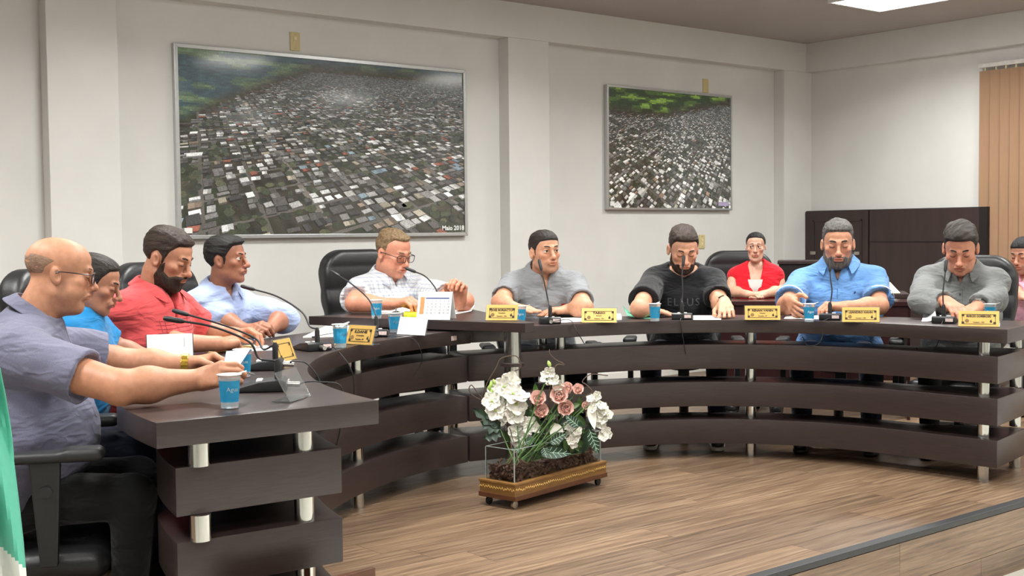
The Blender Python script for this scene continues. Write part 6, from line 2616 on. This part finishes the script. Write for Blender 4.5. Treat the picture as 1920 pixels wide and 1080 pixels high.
# veined and plain leaves, each pixel pair = foot -> tip
for i, (x0, y0, x1, y1, W, m, vn, lab) in enumerate((
        (1010, 848, 1072, 850, .055, LEAFD, True, 'dark leaf with white veins lying over the glass'), (1018, 838, 1028, 860, .04, LEAFD, True, 'short veined leaf pointing down over the glass'),
        (1105, 805, 1122, 852, .048, LEAFD, True, 'veined leaf hanging on the right of the planter'), (1085, 800, 1060, 778, .045, LEAFD, True, 'veined leaf between the roses and the spathe'),
        (1030, 830, 1062, 812, .05, LEAFD, True, 'veined leaf behind the white spathe'), (985, 830, 1005, 822, .04, LEAFD, True, 'veined leaf under the white blossoms'),
        (975, 845, 958, 842, .03, LEAFD, True, 'small veined leaf at the left glass edge'), (1010, 790, 1003, 718, .05, LEAFG, False, 'tall green leaf behind the pink roses'),
        (990, 780, 978, 735, .03, LEAFG, False, 'narrow green leaf left of the roses'), (1085, 770, 1088, 742, .03, LEAFG, False, 'green leaf under the small rose'),
        (1070, 790, 1076, 755, .03, LEAFG, False, 'green leaf right of the roses'), (1020, 850, 985, 862, .04, LEAFG, False, 'green leaf pressed against the glass'),
        (1000, 840, 972, 868, .035, LEAFG, False, 'green leaf inside the glass on the left'), (960, 830, 946, 808, .028, LEAFG, False, 'short green leaf left of the blossoms'),
        (1045, 850, 1030, 800, .05, LEAFG, False, 'green leaf in the heart of the bouquet'), (1075, 850, 1090, 815, .045, LEAFD, False, 'dark leaf in the heart of the bouquet'),
        (1000, 850, 1010, 805, .05, LEAFD, False, 'dark leaf behind the left blossoms'), (1060, 850, 1050, 780, .06, LEAFD, False, 'large dark leaf behind the roses'),
        (1090, 850, 1108, 790, .05, LEAFD, False, 'dark leaf behind the right blossoms'))):
    E_ = empty('foliage_leaf', tuple(root), 0, lab, 'leaf', GL)
    e = -.05 if vn else .03
    a, b = fp(x0, y0, e), fp(x1, y1, e-.01)
    stem(E_, np.zeros(3), a-root, .002)
    L = float(np.linalg.norm(b-a))
    leaf(E_, a-root, b-a, TC+np.array((0, 0, .35)), L, W, m, vn, -.12)
# small filler leaves in the heart of the bouquet
rg = random.Random(21)
E_ = empty('foliage_spray', tuple(root), 0, 'spray of small green leaves filling the heart of the bouquet', 'leaf', GL)
for i in range(60):
    x, y = rg.uniform(978, 1112), rg.uniform(752, 848)
    if (x-1045)**2/70**2+(y-815)**2/68**2 > 1:
        continue
    a = fp(x, y, rg.uniform(.0, .06))
    d = np.array(CM[0])*rg.uniform(-1, 1)+np.array((0, 0, rg.uniform(-.2, 1)))
    leaf(E_, a-root, d, TC+np.array((rg.uniform(-.4, .4), rg.uniform(-.4, .4), .4)), rg.uniform(.04, .075), rg.uniform(.018, .034), LEAFG if i % 2 else LEAFD, False, -.15)
for i in range(9):
    x, y = rg.uniform(985, 1105), rg.uniform(770, 820)
    stem(E_, np.zeros(3), fp(x, y, .03)-root, .0022)
# big lobed leaf at the left
E_ = empty('foliage_leaf', tuple(root), 0, 'large dark lobed leaf at the far left of the planter', 'leaf', GL)
for (x0, y0, x1, y1, W) in ((935, 800, 886, 765, .05), (938, 805, 900, 790, .06), (940, 810, 906, 822, .055), (935, 800, 912, 770, .05)):
    a, b = fp(x0, y0, -.02), fp(x1, y1, -.03)
    leaf(E_, a-root, b-a, TC+np.array((0, 0, .3)), float(np.linalg.norm(b-a)), W, LEAFD, False, -.1, True)
stem(E_, np.zeros(3), fp(938, 805, -.02)-root, .003)
# curly twigs
for lab, path in (('curly dark twig at the upper left of the arrangement', [(955, 800), (905, 758), (912, 722), (930, 690), (940, 672), (968, 668), (975, 690), (945, 702)]),
                  ('thin dark twig looping over the white flower head', [(960, 790), (915, 770), (925, 755), (940, 752), (920, 765)]),
                  ('thin twig rising above the top white flower', [(1030, 760), (1040, 690), (1058, 684), (1045, 676), (1032, 665), (1030, 655)]),
                  ('thin twig leaning right above the roses', [(1060, 780), (1095, 745), (1110, 735), (1100, 722), (1092, 715), (1108, 702), (1140, 704)]),
                  ('thin twig spreading left of the column', [(945, 780), (885, 740), (884, 722), (900, 742), (912, 752)])):
    E_ = empty('twig', tuple(root), 0, lab, 'twig', 'curly twigs in the planter')
    MB().tube(bez([np.array([*(ux*rs_.uniform(-.2, .2)+uy*rs_.uniform(-.035, .035)), -.01])]+[fp(x, y, .03)-root for x, y in path], 60), .0026, 5).build('stem', TWIG, E_, smooth=True)

# ================================================================ FLAG IN THE FOREGROUND
fg = MB()
GREEN = mat('flag_green', (88, 178, 152), .75, var=.06, scale=50)
FWH = mat('flag_white', (226, 226, 220), .75, var=.04, scale=50)
edge_px = [(-2, 690), (8, 740), (18, 800), (26, 860), (36, 940), (44, 1010), (50, 1080), (52, 1130)]
n, m = 80, 40
vs, mi, fs = [], [], []
fd = 1.75
for i in range(n+1):
    t = i/n*(len(edge_px)-1)
    k = min(int(t), len(edge_px)-2)
    ex = edge_px[k][0]+(edge_px[k+1][0]-edge_px[k][0])*(t-k)
    ey = edge_px[k][1]+(edge_px[k+1][1]-edge_px[k][1])*(t-k)
    for j in range(m+1):
        u = j/m
        q = atd(ex-u*260, ey-u*40*(1-i/n), fd+.05*math.sin(u*11+.6)*(u**.5)+.03*math.sin(u*23+i*.05))
        vs.append(q)
org = np.array([vs[0][0], vs[0][1], 0.])
for i in range(n):
    for j in range(m):
        a = i*(m+1)+j
        fs.append((a, a+1, a+m+2, a+m+1))
        cy = edge_px[0][1]+(edge_px[-1][1]-edge_px[0][1])*i/n
        mi.append(1 if cy > 1052-5.4*j else 0)
FLG = empty('flag', tuple(org), 0, 'green and white flag hanging at the lower left edge of the picture', 'flag')
fo = MB()
fo.v = [tuple(np.asarray(v)-org) for v in vs]
fo.f = fs
fo.mi = mi
o = fo.build('cloth', [GREEN, FWH], FLG, smooth=True)
o.modifiers.new('thick', 'SOLIDIFY').thickness = .002
pp = atd(-230, 690, fd)
MB().tube([(pp[0]-org[0], pp[1]-org[1], ZH), (pp[0]-org[0], pp[1]-org[1], 1.9)], .014, 14).build('pole', mat('pole_wood', (120, 84, 50), .4), FLG, smooth=True)
MB().lathe([(.16, ZH), (.16, ZH+.02), (.03, ZH+.05), (.02, ZH+.12)], 24, Matrix.Translation((pp[0]-org[0], pp[1]-org[1], 0))).build('pole_foot', STEEL, FLG, smooth=True)

# wooden box corner at the very bottom, beside the end of the left desk
p = atd(704, 1064, 3.32)
WB = empty('wooden_box', (p[0], p[1], 0), math.radians(8), 'corner of a brown wooden box at the bottom edge beside the desk', 'box')
MB().box((-.36, 0, .0), (0, .018, p[2])).build('front_panel', FWD, WB, bevel=.002)
